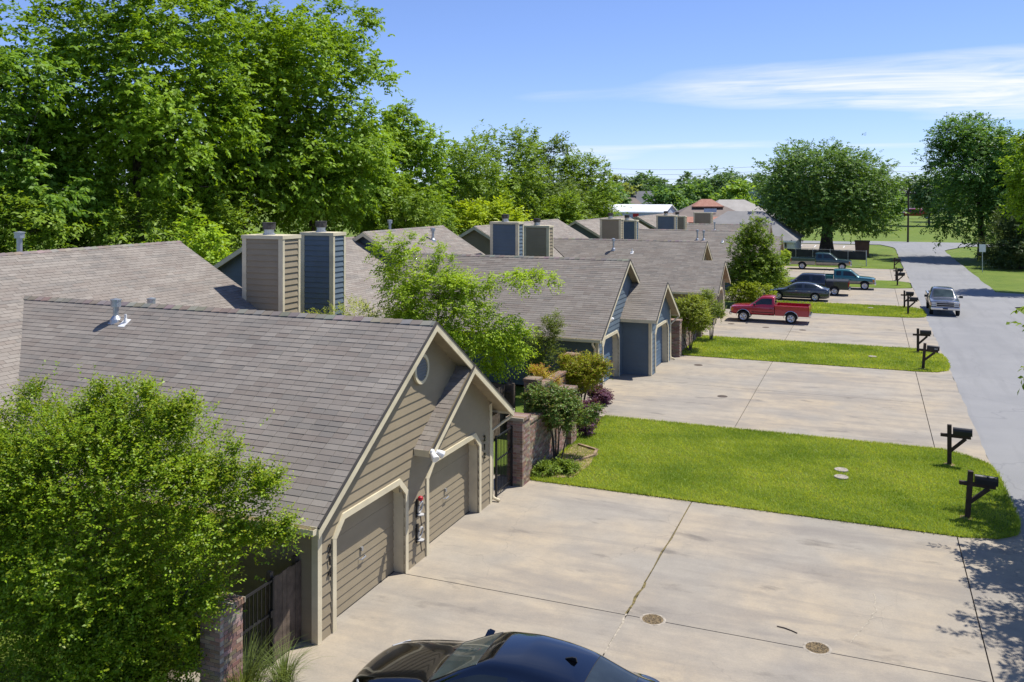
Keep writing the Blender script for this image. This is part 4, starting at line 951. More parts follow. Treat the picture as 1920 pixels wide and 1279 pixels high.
for i, (n, h, w) in enumerate(((125000, .05, .019), (40000, .06, .034), (25000, .06, .045))):
    turf('grass', ('short mown grass on the nearest lawn strip', 'short mown grass on the second lawn strip', 'short mown grass on the third lawn strip')[i], lawn_outline(*LAWNS[i], i), n, 70 + i, h, w)
# ------------------------------------------------------------------ vehicles
def paint(name, col, metal=.25, rough=.28):
    m, nt, b = nmat(name); n = noise(nt, 2.5, 5, .6); n2 = noise(nt, 30, 3, .7)
    c = mix(nt, rng(nt, n, .45, .8, 0, .03), col, (0.25, 0.22, 0.18)); c = mix(nt, rng(nt, n2, .5, .8, 0, .015), c, (0.3, 0.27, 0.22))
    nt.links.new(c, b.inputs['Base Color']); nt.links.new(rng(nt, n, .3, .8, rough * .8, rough * 1.5), b.inputs['Roughness'])
    b.inputs['Metallic'].default_value = metal; b.inputs['Coat Weight'].default_value = 1; b.inputs['Coat Roughness'].default_value = .03
    return m
def glassmat(name, col=(0.012, 0.016, 0.018)):
    m, nt, b = nmat(name); n = noise(nt, 1.2, 3)
    nt.links.new(mix(nt, rng(nt, n, .4, .7), col, tuple(c * 2.2 for c in col)), b.inputs['Base Color'])
    b.inputs['Roughness'].default_value = .03; b.inputs['Specular IOR Level'].default_value = .6; b.inputs['IOR'].default_value = 1.5
    return m
MT['glass'] = glassmat('tinted_car_glass'); MT['wscreen'] = glassmat('windshield_glass', (0.030, 0.042, 0.040))
MT['chrome'] = plain('chrome', (0.72, 0.72, 0.73), .14, 1.0, var=.05); MT['alloy'] = plain('alloy_wheel', (0.62, 0.62, 0.63), .35, .6, var=.06)
MT['tyre'] = plain('tyre_rubber', (0.016, 0.016, 0.017), .8, var=.25); MT['plastic'] = plain('black_plastic', (0.018, 0.018, 0.019), .5)
MT['red_lens'] = plain('red_lens', (0.30, 0.012, 0.014), .15, spec=.6); MT['clear_lens'] = plain('clear_lens', (0.55, 0.57, 0.58), .1, .3, spec=.8); MT['amber'] = plain('amber_lens', (0.5, 0.16, 0.02), .15)
MT['plate'] = plain('licence_plate', (0.65, 0.66, 0.68), .4)

def section(zb, zs, w, ws, zt, wt):
    z7 = max(zs + .014, zt - .075); z6 = min(zs + .028, z7 - .006)
    return [(0, zb), (w * .75, zb), (w * .965, zb + .09), (w, zb + (zs - zb) * .52), (ws + (w - ws) * .55, zs - .09), (ws, zs), (ws - .025, z6), (wt + .025, z7), (wt - .055, max(z7 + .006, zt - .012)), (wt * .5, zt + .012), (0, zt + .02)]
def car_shell(veh, stations, mark, mats, arches, r_arch, names, subd=2):
    """lofted shell in local coordinates, subdivided, wheel arches cut, split by material into parts"""
    n = 11; ring = 2 * n - 2; v, f, mi = [], [], []
    for (x, *p) in stations:
        half = section(*p)
        for (y, z) in half: v.append((x, y, z))
        for (y, z) in half[-2:0:-1]: v.append((x, -y, z))
    for i in range(len(stations) - 1):
        for j in range(ring):
            k = (j + 1) % ring; sj = j if j < n - 1 else ring - 1 - j
            f.append((i * ring + j, (i + 1) * ring + j, (i + 1) * ring + k, i * ring + k)); mi.append(mark(i, sj))
    for i in (0, len(stations) - 1):
        q = list(range(i * ring, (i + 1) * ring)); q = q if i == 0 else q[::-1]
        # fill the end with a ladder of quads
        b0 = i * ring
        for j in range(n - 1):
            a, c = j, j + 1; a2, c2 = (ring - a) % ring, (ring - c) % ring
            idx = [b0 + a, b0 + c, b0 + c2, b0 + a2]; idx = list(dict.fromkeys(idx))
            if i: idx = idx[::-1]
            f.append(tuple(idx)); mi.append(0)
    me = bpy.data.meshes.new('shell'); me.from_pydata(v, [], f); me.polygons.foreach_set('material_index', mi)
    for m in mats: me.materials.append(m)
    bm = bmesh.new(); bm.from_mesh(me); bmesh.ops.recalc_face_normals(bm, faces=bm.faces); bm.to_mesh(me); bm.free()
    o = bpy.data.objects.new('shell', me); COL.objects.link(o)
    md = o.modifiers.new('s', 'SUBSURF'); md.levels = subd; md.render_levels = subd
    cut = cut_arches(o, arches, r_arch, mats.index(MT['plastic']) if MT['plastic'] in mats else 0)
    dg = bpy.context.evaluated_depsgraph_get(); dg.update()
    full = bpy.data.meshes.new_from_object(o.evaluated_get(dg))
    bpy.data.objects.remove(o)
    for c in cut: bpy.data.objects.remove(c)
    split_parts(veh, full, mats, names)
def cut_arches(o, arches, r, dark):
    cut = []
    for (x, z, y0, y1) in arches:
        mb = MB(); mb.lathe((x, y0, z), (0, 1, 0), [(0, r), (y1 - y0, r)], 32)
        me = mb.mesh('cut', [m for m in o.data.materials] or [MT['plastic']]); me.polygons.foreach_set('material_index', [dark] * len(me.polygons))
        bm = bmesh.new(); bm.from_mesh(me); bmesh.ops.recalc_face_normals(bm, faces=bm.faces); bm.to_mesh(me); bm.free()
        c = bpy.data.objects.new('cut', me); COL.objects.link(c); c.hide_render = True
        b = o.modifiers.new('b', 'BOOLEAN'); b.operation = 'DIFFERENCE'; b.object = c; b.solver = 'EXACT'; cut.append(c)
    return cut
def split_parts(veh, full, mats, names):
    co = [tuple(q.co) for q in full.vertices]; by = {}
    for p in full.polygons: by.setdefault(p.material_index, []).append(tuple(p.vertices))
    out = {}
    for k, fs in by.items():
        if names.get(k) is None: continue
        # separate windows left and right
        groups = {'': fs}
        if names[k] == 'side_window':
            groups = {}
            for q in fs: groups.setdefault('l' if co[q[0]][1] > 0 else 'r', []).append(q)
            parts = []
            for g in groups.values(): parts += islands(g)
            groups = {i: g for i, g in enumerate(parts)}
        for g in groups.values():
            use = sorted({i for q in g for i in q}); mp = {a: b for b, a in enumerate(use)}
            me = bpy.data.meshes.new(names[k]); me.from_pydata([co[i] for i in use], [], [tuple(mp[i] for i in q) for q in g]); me.materials.append(mats[k])
            ob = link(names[k], me); put(ob, veh); smooth_by_angle(ob, 38); out[names[k]] = ob
            if names[k] in ('windshield', 'rear_window') and SEALS: seal(ob)
    return out
SEALS = True
def seal(ob):
    bm = bmesh.new(); bm.from_mesh(ob.data); be = [e for e in bm.edges if len(e.link_faces) == 1]
    if be:
        v = be[0].verts[0]; path = [v.co.copy()]; e = be[0]; used = set()
        while e and e not in used:
            used.add(e); v = e.other_vert(v); path.append(v.co.copy()); e = next((q for q in v.link_edges if len(q.link_faces) == 1 and q not in used), None)
        m = MB(); m.tube(path, .006, 5, cap=False); o = m.build('seal', MT['plastic']); put(o, ob)
    bm.free()
def islands(fs):
    par = {}
    def fd(a):
        while par[a] != a: par[a] = par[par[a]]; a = par[a]
        return a
    for q in fs:
        for i in q: par.setdefault(i, i)
        for i in q[1:]: par[fd(i)] = fd(q[0])
    g = {}
    for q in fs: g.setdefault(fd(q[0]), []).append(q)
    return list(g.values())
def part(veh, name, mb, mat, bev=0, smooth=None):
    o = mb.build(name, mat); put(o, veh)
    if bev:
        md = o.modifiers.new('bevel', 'BEVEL'); md.width = bev; md.segments = 2; md.limit_method = 'ANGLE'
    if smooth: smooth_by_angle(o, smooth)
    return o
WHEELS = {}
def wheel(veh, x, y, r, w, sg, style='steel'):
    key = (r, w, style)
    if key not in WHEELS:
        t = MB(); t.lathe((0, -w / 2, 0), (0, 1, 0), [(0.02, r * .62), (0, r * .72), (0, r * .9), (.035, r), (w - .035, r), (w, r * .9), (w, r * .70), (w - .02, r * .62)], 32, cap=False)
        k = MB(); k.lathe((0, 0, 0), (0, 1, 0), [(w * .10, r * .64), (w * .46, r * .64), (w * .42, r * .58), (w * .26, r * .50), (w * .24, r * .22), (w * .38, r * .18), (w * .40, .01)], 32, cap=False)
        h = MB(); n = 5 if style == 'alloy' else 8
        for i in range(n):
            a = 2 * math.pi * (i + .5) / n; rr = r * (.40 if style == 'alloy' else .38); q = r * (.085 if style == 'alloy' else .05)
            h.lathe((math.cos(a) * rr, w * .255, math.sin(a) * rr), (0, 1, 0), [(0, q), (.012, q), (.012, .001)], 10)
        WHEELS[key] = (t.mesh('tyre', MT['tyre']), k.mesh('rim', MT['alloy']), h.mesh('rim_holes', MT['plastic']))
        for m in WHEELS[key][:2]: m.polygons.foreach_set('use_smooth', [True] * len(m.polygons))
    t, k, h = WHEELS[key]
    wo_ = put(link('wheel', t), veh); wo_.location = (x, y, r)
    if sg < 0: wo_.rotation_euler = (0, 0, math.pi)
    put(link('rim', k), wo_); put(link('rim_holes', h, None, 'stuff'), wo_)

def sedan(label, loc, rz, col, L=4.9, detail=1):
    veh = thing('parked_car', label, 'car', loc, rz)
    P = paint('car_paint_%d' % (len(bpy.data.materials)), col, 1.0 if detail > 1 else .35, .12 if detail > 1 else .22)
    mats = [P, MT['glass'], MT['wscreen'], MT['glass'], MT['plastic']]
    S = [ # x, zb, zs, w, ws, zt, wt
     (2.47, .40, .55, .50, .46, .59, .36), (2.43, .30, .60, .66, .61, .65, .48), (2.28, .22, .68, .80, .74, .74, .60), (2.0, .19, .75, .87, .80, .825, .66), (1.55, .18, .83, .905, .835, .905, .69), (1.15, .18, .885, .915, .84, .955, .71), (.98, .18, .905, .915, .84, .975, .73),
     (.55, .18, .925, .915, .845, 1.205, .665), (.16, .18, .94, .915, .85, 1.385, .605), (.0, .18, .945, .915, .85, 1.42, .60), (-.42, .18, .95, .915, .85, 1.452, .605), (-.52, .18, .95, .915, .85, 1.452, .605), (-.95, .18, .96, .915, .85, 1.43, .60), (-1.30, .18, .965, .915, .85, 1.375, .585), (-1.42, .18, .97, .91, .845, 1.345, .58),
     (-1.80, .19, .975, .91, .835, 1.19, .60), (-2.08, .20, .98, .90, .825, 1.075, .64), (-2.2, .22, .975, .885, .81, 1.045, .66), (-2.36, .26, .95, .85, .77, 1.005, .64), (-2.44, .32, .88, .77, .71, .92, .58), (-2.47, .42, .78, .66, .6, .82, .48)]
    def mark(i, j):
        if j in (8, 9) and 6 <= i <= 7: return 2
        if j in (8, 9) and 14 <= i <= 15: return 3
        if j == 6 and (7 <= i <= 13) and i != 10: return 1
        if j in (0,): return 4
        return 0
    car_shell(veh, S, mark, mats, [(1.43, .34, .62, 1.2), (1.43, .34, -1.2, -.62), (-1.37, .34, .62, 1.2), (-1.37, .34, -1.2, -.62)], .385, {0: 'body', 1: 'side_window', 2: 'windshield', 3: 'rear_window', 4: 'underbody'})
    for x in (1.43, -1.37):
        for sg in (1, -1): wheel(veh, x, sg * .79, .335, .21, sg, 'alloy')
    for sg in (1, -1):
        m = MB(); m.slab([(.62, sg * .84, .93), (.72, sg * .84, .93), (.74, sg * 1.03, .95), (.70, sg * 1.05, 1.05), (.60, sg * 1.03, 1.04)][:5], (-.05, 0, .03)); part(veh, 'mirror', m, P, .02)
        for x in (.05, -.92): h = MB(); h.box(x - .09, x + .09, sg * .895 - .02, sg * .895 + .02, .80, .825); part(veh, 'door_handle', h, P if detail > 1 else MT['chrome'], .008)
        hl = MB(); hl.slab([(2.30, sg * .52, .60), (2.12, sg * .79, .63), (2.02, sg * .80, .715), (2.22, sg * .55, .70)], (.06, sg * .02, .012)); part(veh, 'headlight', hl, MT['clear_lens'], .01)
        tl = MB(); tl.slab([(-2.30, sg * .60, .78), (-2.18, sg * .80, .78), (-2.1, sg * .80, .90), (-2.28, sg * .62, .91)], (-.10, sg * .035, 0)); part(veh, 'taillight', tl, MT['red_lens'], .01)
    gr = MB(); gr.box(2.40, 2.475, -.36, .36, .44, .56); part(veh, 'grille', gr, MT['plastic'], .02)
    lp = MB(); lp.box(-2.485, -2.465, -.16, .16, .62, .72); part(veh, 'licence_plate', lp, MT['plate'])
    if detail > 1:
        a = MB(); a.slab([(-1.05, -.012, 1.435), (-1.24, -.018, 1.405), (-1.22, -.008, 1.475), (-1.17, -.006, 1.475)], (0, .03, 0)); part(veh, 'antenna_fin', a, MT['black'], .004)
        for (p, nm) in (([(.965, 0, 1.0), (.97, .4, .995), (.955, .72, .98)], 'wiper'), ([(.955, -.55, .985), (.93, -.1, 1.01), (.90, .35, 1.02)], 'wiper')):
            w_ = MB(); w_.tube(p, .012, 6); part(veh, nm, w_, MT['plastic'])
    s = L / 4.94
    veh.scale = (s, s, s)
    return veh

def pickup(label, loc, rz, col, cab='regular', L=5.0, lower=None, trim_arch=None, name='pickup_truck', style='steel', round_=False, chrome=True, cover=None, sc=1.0):
    veh = thing(name, label, 'pickup truck', loc, rz)
    P = paint('truck_paint_%d' % (len(bpy.data.materials)), col, .2, .3)
    Lw = paint('truck_lower_%d' % (len(bpy.data.materials)), lower, .2, .35) if lower else P
    mats = [P, MT['glass'], MT['wscreen'], Lw, MT['plastic']]
    cr = {'regular': -.36, 'extended': -.95, 'crew': -1.45}[cab]      # rear of the cab
    fx = 2.55; tail = fx - L
    S = [(fx, .62, .90, .78, .74, .94, .62), (fx - .05, .50, .985, .92, .88, 1.02, .72), (fx - .35, .46, 1.02, .965, .915, 1.075, .74), (fx - .9, .45, 1.06, .97, .92, 1.11, .76), (fx - 1.22, .45, 1.08, .97, .92, 1.13, .78), (fx - 1.32, .45, 1.09, .97, .92, 1.145, .80),
         (.85, .45, 1.10, .97, .92, 1.44, .735), (.56, .45, 1.11, .97, .92, 1.70, .68), (.44, .45, 1.11, .97, .92, 1.745, .675), (.05, .45, 1.11, .97, .92, 1.775, .68)]
    if cab == 'regular': S += [(-.22, .45, 1.11, .97, .92, 1.765, .675)]
    elif cab == 'extended': S += [(-.14, .45, 1.11, .97, .92, 1.775, .68), (-.24, .45, 1.11, .97, .92, 1.775, .68), (-.80, .45, 1.11, .97, .92, 1.755, .675)]
    else: S += [(-.16, .45, 1.11, .97, .92, 1.775, .68), (-.26, .45, 1.11, .97, .92, 1.775, .68), (-1.28, .45, 1.11, .97, .92, 1.755, .675)]
    nw = len(S)
    S += [(cr + .03, .45, 1.11, .97, .92, 1.735, .665), (cr, .47, 1.10, .955, .905, 1.69, .64)]
    def mark(i, j):
        if j in (8, 9) and 5 <= i <= 6: return 2
        if j == 6 and 6 <= i <= nw - 2 and not (cab != 'regular' and i == 10) : return 1
        if j in (1, 2) and lower: return 3
        if j == 0: return 4
        return 0
    wx = (fx - .88, tail + 1.18); r = .365
    car_shell(veh, S, mark, mats, [(wx[0], r + .03, .55, 1.3), (wx[0], r + .03, -1.3, -.55)], .45, {0: 'cab_body', 1: 'side_window', 2: 'windshield', 3: 'lower_panel', 4: 'underbody'})
    # cargo bed: shell with an open box inside
    b0, b1 = tail + .06, cr - .025; W, I = .965, .80; zb, zr, zf = .52, 1.20, .74
    if cab == 'crew' or round_: zr = 1.24
    bed = MB()
    prof = [(-W, zb), (-W, zb + .35), (-W, zr - .03), (-W + .04, zr), (-I, zr), (-I, zf), (I, zf), (I, zr), (W - .04, zr), (W, zr - .03), (W, zb + .35), (W, zb)]
    for i in range(len(prof)):
        a, c = prof[i], prof[(i + 1) % len(prof)]
        bed.poly([(b0, a[0], a[1]), (b1, a[0], a[1]), (b1, c[0], c[1]), (b0, c[0], c[1])], mi=1 if (lower and max(a[1], c[1]) <= zb + .36) else 0)
    bed.poly([(b0, *p) for p in prof]); bed.poly([(b1, *p) for p in reversed(prof)])
    me = bed.mesh('bed', [P, Lw, MT['plastic']])
    bm = bmesh.new(); bm.from_mesh(me); bmesh.ops.remove_doubles(bm, verts=bm.verts, dist=1e-5); bmesh.ops.recalc_face_normals(bm, faces=bm.faces); bm.to_mesh(me); bm.free()
    o = bpy.data.objects.new('bed', me); COL.objects.link(o)
    cut = cut_arches(o, [(wx[1], r + .03, .81, 1.3), (wx[1], r + .03, -1.3, -.81)], .45, 2)
    dg = bpy.context.evaluated_depsgraph_get(); dg.update(); me2 = bpy.data.meshes.new_from_object(o.evaluated_get(dg)); bpy.data.objects.remove(o)
    for c in cut: bpy.data.objects.remove(c)
    bo = put(link('cargo_bed', me2), veh); smooth_by_angle(bo, 25)
    wb = MB(); wb.box(b1, b1 - .07, -W + .02, W - .02, zf, zr - .01); part(veh, 'bed_front_wall', wb, P, .01)
    tg = MB(); tg.box(tail + .02, tail + .09, -W + .12, W - .12, zb + .14, zr - .005); part(veh, 'tailgate', tg, P, .02)
    if cover: cv = MB(); cv.box(tail + .08, b1 - .02, -I - .05, I + .05, zr + .002, zr + .03); part(veh, 'bed_cover', cv, cover, .01)
    rw = MB(); rw.slab([(cr + .005, -.58, 1.22), (cr + .005, .58, 1.22), (cr + .035, .54, 1.58), (cr + .035, -.54, 1.58)], (-.02, 0, 0)); part(veh, 'rear_window', rw, MT['glass'], .01)
    for x in wx:
        for sg in (1, -1):
            wheel(veh, x, sg * .84, r, .24, sg, style)
            if trim_arch:
                q = MB(); q.tube([(x + math.cos(t) * .46, sg * .972, r + .03 + math.sin(t) * .46) for t in [math.pi * k / 14 for k in range(15)]], .022, 6); part(veh, 'arch_trim', q, trim_arch)
    ch = MT['chrome'] if chrome else P
    fb = MB(); fb.box(fx - .10, fx + .07, -.92, .92, .44, .63); part(veh, 'front_bumper', fb, ch, .04)
    rb = MB(); rb.box(tail - .09, tail + .05, -.93, .93, .46, .66); part(veh, 'rear_bumper', rb, ch, .03)
    gl = MB(); gl.box(fx - .06, fx + .022, -.54, .54, .68, .95); go = part(veh, 'grille', gl, MT['plastic'], .02)
    for z in (.675, .815, .945):
        q = MB(); q.box(fx + .0, fx + .036, -.56, .56, z - .013, z + .013); part(go, 'grille_bar', q, MT['chrome'], .006)
    for sg in (1, -1):
        q = MB(); q.box(fx + .0, fx + .034, sg * .555 - .014, sg * .555 + .014, .662, .958); part(go, 'grille_bar', q, MT['chrome'], .006)
        q = MB(); q.box(fx - .10, fx + .012, *sorted((sg * .58, sg * .88)), .80, .94); part(veh, 'headlight', q, MT['clear_lens'], .02)
        q = MB(); q.box(fx - .10, fx + .008, *sorted((sg * .58, sg * .88)), .68, .785); part(veh, 'marker_light', q, MT['clear_lens'], .02)
        q = MB(); q.box(fx - .30, fx - .06, *sorted((sg * .86, sg * .925)), .70, .92); part(veh, 'turn_lamp', q, MT['amber'], .02)
        q = MB(); q.box(tail + .0, tail + .10, *sorted((sg * (W - .13), sg * (W + .004))), .78, zr - .08); part(veh, 'taillight', q, MT['red_lens'], .015)
        q = MB(); q.box(.86, .98, *sorted((sg * 1.0, sg * 1.24)), 1.14, 1.30); q.beam((.92, sg * .90, 1.13), (.92, sg * 1.02, 1.18), (.05, 0, 0), (0, 0, .04)); part(veh, 'mirror', q, P if cab == 'regular' and not chrome else MT['plastic'], .03)
        for x in ([-.12] if cab == 'regular' else [-.10, -.50] if cab == 'extended' else [-.12, -1.15]):
            q = MB(); q.box(x - .09, x + .07, sg * .962 - .02, sg * .962 + .02, .93, .965); part(veh, 'door_handle', q, MT['plastic'], .008)
        for x in ([1.02, cr + .10] if cab == 'regular' else [1.02, -.19, cr + .1]):
            q = MB(); q.box(x - .004, x + .004, sg * .967 - .008, sg * .967 + .008, .55, 1.06); part(veh, 'door_seam', q, MT['plastic'])
        q = MB(); q.box(cr + .1, fx - 1.42, sg * .972 - .012, sg * .972 + .012, .68, .72); part(veh, 'rub_strip', q, MT['plastic'] if not lower else Lw, .006)
    lp = MB(); lp.box(fx + .072, fx + .08, -.16, .16, .49, .59); part(veh, 'licence_plate', lp, MT['plate'] if not chrome else MT['plastic'])
    veh.scale = (sc, sc, sc)
    return veh

CARS = 'vehicles parked on the driveways'
sedan('shiny black sedan parked on the nearest driveway at the bottom', (-5.52, 13.12, 0), math.pi, (0.045, 0.052, 0.066), 5.1, 2)
pickup('red single-cab pickup truck parked on the third driveway', (-6.32, 62.15, 0), math.pi, (0.34, 0.003, 0.022), 'regular', 5.15, trim_arch=MT['chrome'], style='alloy', sc=1.0)
sedan('dark grey sedan parked beyond the red pickup truck', (-5.5, 75.4, 0), math.pi, (0.040, 0.048, 0.062), 5.0)
pickup('dark navy crew-cab pickup truck parked behind the grey sedan', (-5.0, 80.3, 0), math.pi, (0.010, 0.014, 0.026), 'crew', 5.9, style='alloy', chrome=True, cover=MT['plastic'], sc=1.0)
pickup('teal extended-cab pickup truck with grey lower sides facing the street', (-2.15, 86.0, 0), 0, (0.006, 0.105, 0.115), 'extended', 5.7, lower=(0.22, 0.21, 0.19), sc=1.0)
pickup('dark green pickup truck with tan lower sides parked farthest away', (-4.75, 106.2, 0), 0, (0.008, 0.040, 0.042), 'extended', 6.0, lower=(0.36, 0.31, 0.25), sc=1.08)
pickup('grey pickup truck driving towards the viewer on the road', (4.92, 72.0, -.03), -math.pi / 2, (0.052, 0.058, 0.075), 'extended', 5.6, sc=1.02)
pickup('tiny red pickup truck in the distant car park beyond the field', (13.0, 320, 0), math.pi, (0.28, 0.008, 0.016), 'crew', 5.9, sc=1.9)
pickup('tiny white pickup truck behind the distant red one', (8.5, 385, 0), math.pi, (0.6, 0.6, 0.6), 'crew', 5.9, sc=1.9)
# ------------------------------------------------------------------ street and garden furniture
def W_(px, d):
    s = (px - 960) / 1650 * d
    return -math.sin(PSI) * d + math.cos(PSI) * s, math.cos(PSI) * d + math.sin(PSI) * s
def Z_(py, d): return H_CAM - (py - 360) / 1650 * d

# mailboxes
MBG = 'mailboxes on timber posts along the kerb'
def mailbox(label, x, y, tilt, lean, num=None, post='timber', sc=1.0):
    t = thing('mailbox', label, 'mailbox', (x, y, 0), 0, MBG)
    t.rotation_euler = (R_(lean), R_(tilt), R_(random.Random(int(y)).uniform(-6, 6)))
    m = MT[post]
    p = MB(); p.box(-.065, .065, -.065, .065, -.25, 1.30); part(t, 'post', p, m, .008)
    a = MB(); a.box(-.26, .62, -.05, .05, .90, 1.0); part(t, 'arm', a, m, .006)
    b = MB(); b.beam((.06, -.045, .42), (.50, -.045, .86), (0, .09, 0), (-.065, 0, .075)); part(t, 'brace', b, m, .005)
    x0, x1 = .10, .64; n = 12; bm_ = MB(); pr = [(-.10, 1.005), (.10, 1.005), (.10, 1.13)] + [(math.cos(q) * .10, 1.13 + math.sin(q) * .10) for q in [math.pi * k / n for k in range(1, n)]] + [(-.10, 1.13)]
    bm_.slab([(x0, *q) for q in pr], (x1 - x0, 0, 0)); bx_ = part(t, 'box', bm_, MT['black'], .006, None)
    d = MB(); d.slab([(x1 + .001, q[0] * 1.04, 1.11 + (q[1] - 1.11) * 1.04) for q in pr], (.018, 0, 0)); part(bx_, 'door', d, MT['black'], .003)
    f = MB(); f.box(.40, .56, .104, .110, 1.10, 1.13); f.box(.40, .43, .1045, .1095, 1.13, 1.2); part(bx_, 'flag', f, MT['darkmetal'])
    if num:
        me = text_mesh(num, .10, .002); me.materials.append(MT['white']); o = put(link('number', me), bx_); o.location = (.50, -.104, 1.09); o.rotation_euler = (R_(90), 0, 0)
    base = MB(); base.lathe((0, 0, 0.0), (0, 0, 1), [(0, .22), (.025, .16), (.035, .01)], 12); part(t, 'soil_ring', base, MT['dirt'])
    return t
mailbox('nearest black mailbox in tree shade at the corner of the first lawn', 2.42, 26.6, 3.5, 1)
mailbox('upright black mailbox in full sun on the far corner of the first lawn', 2.36, 31.6, 0, 0)
mailbox('leaning black mailbox marked with white numbers on the second lawn', 2.42, 48.2, 4, 1, '203')
mailbox('black mailbox on the second lawn just behind the numbered one', 2.42, 53.2, 0, 0)
mailbox('slim-posted black mailbox on the third lawn left of the moving truck', 2.52, 69.6, 0, 0)
mailbox('black mailbox on a thick post behind the slim one on the third lawn', 2.40, 73.3, 0, 0)
mailbox('black mailbox at the near end of the fourth lawn', 2.36, 90.5, 0, 0)
mailbox('black mailbox overlapping behind the one on the fourth lawn', 2.36, 95.4, 0, 0)
mailbox('farthest black mailbox by the fenced driveway', 2.52, 109.5, 2, 0)

# details on the nearest house
MT['ventgrey'] = plain('vent_grey_paint', (0.20, 0.20, 0.19), .7)
v = MB(); y0, zc_ = 18.62, 4.58
pts = [(math.cos(a) * .36, math.sin(a) * .36) for a in [2 * math.pi * k / 32 for k in range(32)]]
ring = MB()
for k in range(32):
    (a, b), (c, d) = pts[k], pts[(k + 1) % 32]
    ring.slab([(-9.95, y0 + a, zc_ + b), (-9.95, y0 + c, zc_ + d), (-9.95, y0 + c * .78, zc_ + d * .78), (-9.95, y0 + a * .78, zc_ + b * .78)], (.06, 0, 0))
vo = ring.build('round_vent', MT['trim'], h1)
bk = MB(); bk.poly([(-9.938, y0 + a * .8, zc_ + b * .8) for a, b in pts]); bk.build('vent_backing', MT['ventgrey'], vo)
for k in range(8):
    z = zc_ - .25 + k * .07; w = math.sqrt(max(.002, .28 ** 2 - (z - zc_ + .02) ** 2)); s_ = MB(); s_.beam((-9.935, y0 - w, z + .035), (-9.935, y0 + w, z + .035), (.035, 0, -.05), (0, 0, .012)); s_.build('slat', MT['ventgrey'], vo)
for k, ch in enumerate('214'):
    me = text_mesh(ch, .26, .012); me.materials.append(MT['black']); o = link('house_number', me, None); o.rotation_euler = (R_(90), 0, R_(90)); o.location = (-9.925, 14.80, 1.72 - k * .24); put(o, h1); o.matrix_parent_inverse = WM(h1).inverted()
for k, ch in enumerate('212'):
    me = text_mesh(ch, .24, .012); me.materials.append(MT['black']); o = link('house_number', me, None); o.rotation_euler = (R_(90), 0, R_(90)); o.location = (-9.925, 22.36, 1.95 - k * .24); o.parent = h1; o.matrix_parent_inverse = WM(h1).inverted()
def floodlight(house, x, y, z, s=1.0):
    b = MB(); b.lathe((x, y, z), (1, 0, 0), [(0, .06 * s), (.04 * s, .055 * s), (.05 * s, .01)], 14); o = b.build('floodlight', MT['white'], house)
    for sg in (-1, 1):
        a = MB(); a.tube([(x + .03, y, z), (x + .08 * s, y + sg * .05 * s, z - .02), (x + .10 * s, y + sg * .10 * s, z - .03)], .014 * s, 6); a.build('arm', MT['white'], o)
        l = MB(); l.lathe((x + .09 * s, y + sg * .10 * s, z - .03), (.7, sg * .45, -.5), [(-.05 * s, .03 * s), (.0, .055 * s), (.10 * s, .075 * s), (.11 * s, .07 * s), (.11 * s, .001)], 14); l.build('lamp_head', MT['white'], o)
floodlight(h1, -9.50, 18.34, 2.72, 1.25); floodlight(h2, -11.1, 38.9, 3.05, 1.1)
# two wall-hung ornaments between the garage doors
MT['dullwhite'] = plain('weathered_white', (0.42, 0.42, 0.41), .6)
def ornament(label, y, z, red):
    t = thing('wall_ornament', label, 'ornament', (-9.95, y, z), 0, 'white brackets between the nearest garage doors')
    b = MB(); b.box(.0, .035, -.05, .05, -.22, .22); part(t, 'back_plate', b, MT['darkmetal'], .01)
    r = MB(); n = 20; r.tube([(.10 + .03 * math.sin(a), math.cos(a) * .09, .03 + math.sin(a) * .13) for a in [2 * math.pi * k / n for k in range(n + 1)]], .022, 6); part(t, 'loop', r, MT['dullwhite'])
    s = MB(); s.lathe((.10, 0, -.17), (0, 0, 1), [(0, .06), (.02, .09), (.035, .09), (.035, .02)], 16); part(t, 'shelf', s, MT['dullwhite'])
    if red: q = MB(); q.lathe((.10, 0, .18), (0, 0, 1), [(0, .03), (.04, .07), (.09, .06), (.12, .01)], 14); part(t, 'red_knob', q, plain('red_enamel', (0.35, 0.01, 0.02), .3))
    k = MB(); k.tube([(.10, 0, -.17), (.11, .02, -.36), (.10, .06, -.42)], .012, 6); part(t, 'hook', k, MT['darkmetal'])
ornament('upper white wall bracket with a red knob between the garage doors', 18.45, 1.32, True)
ornament('lower plain white wall bracket between the garage doors', 18.45, .72, False)

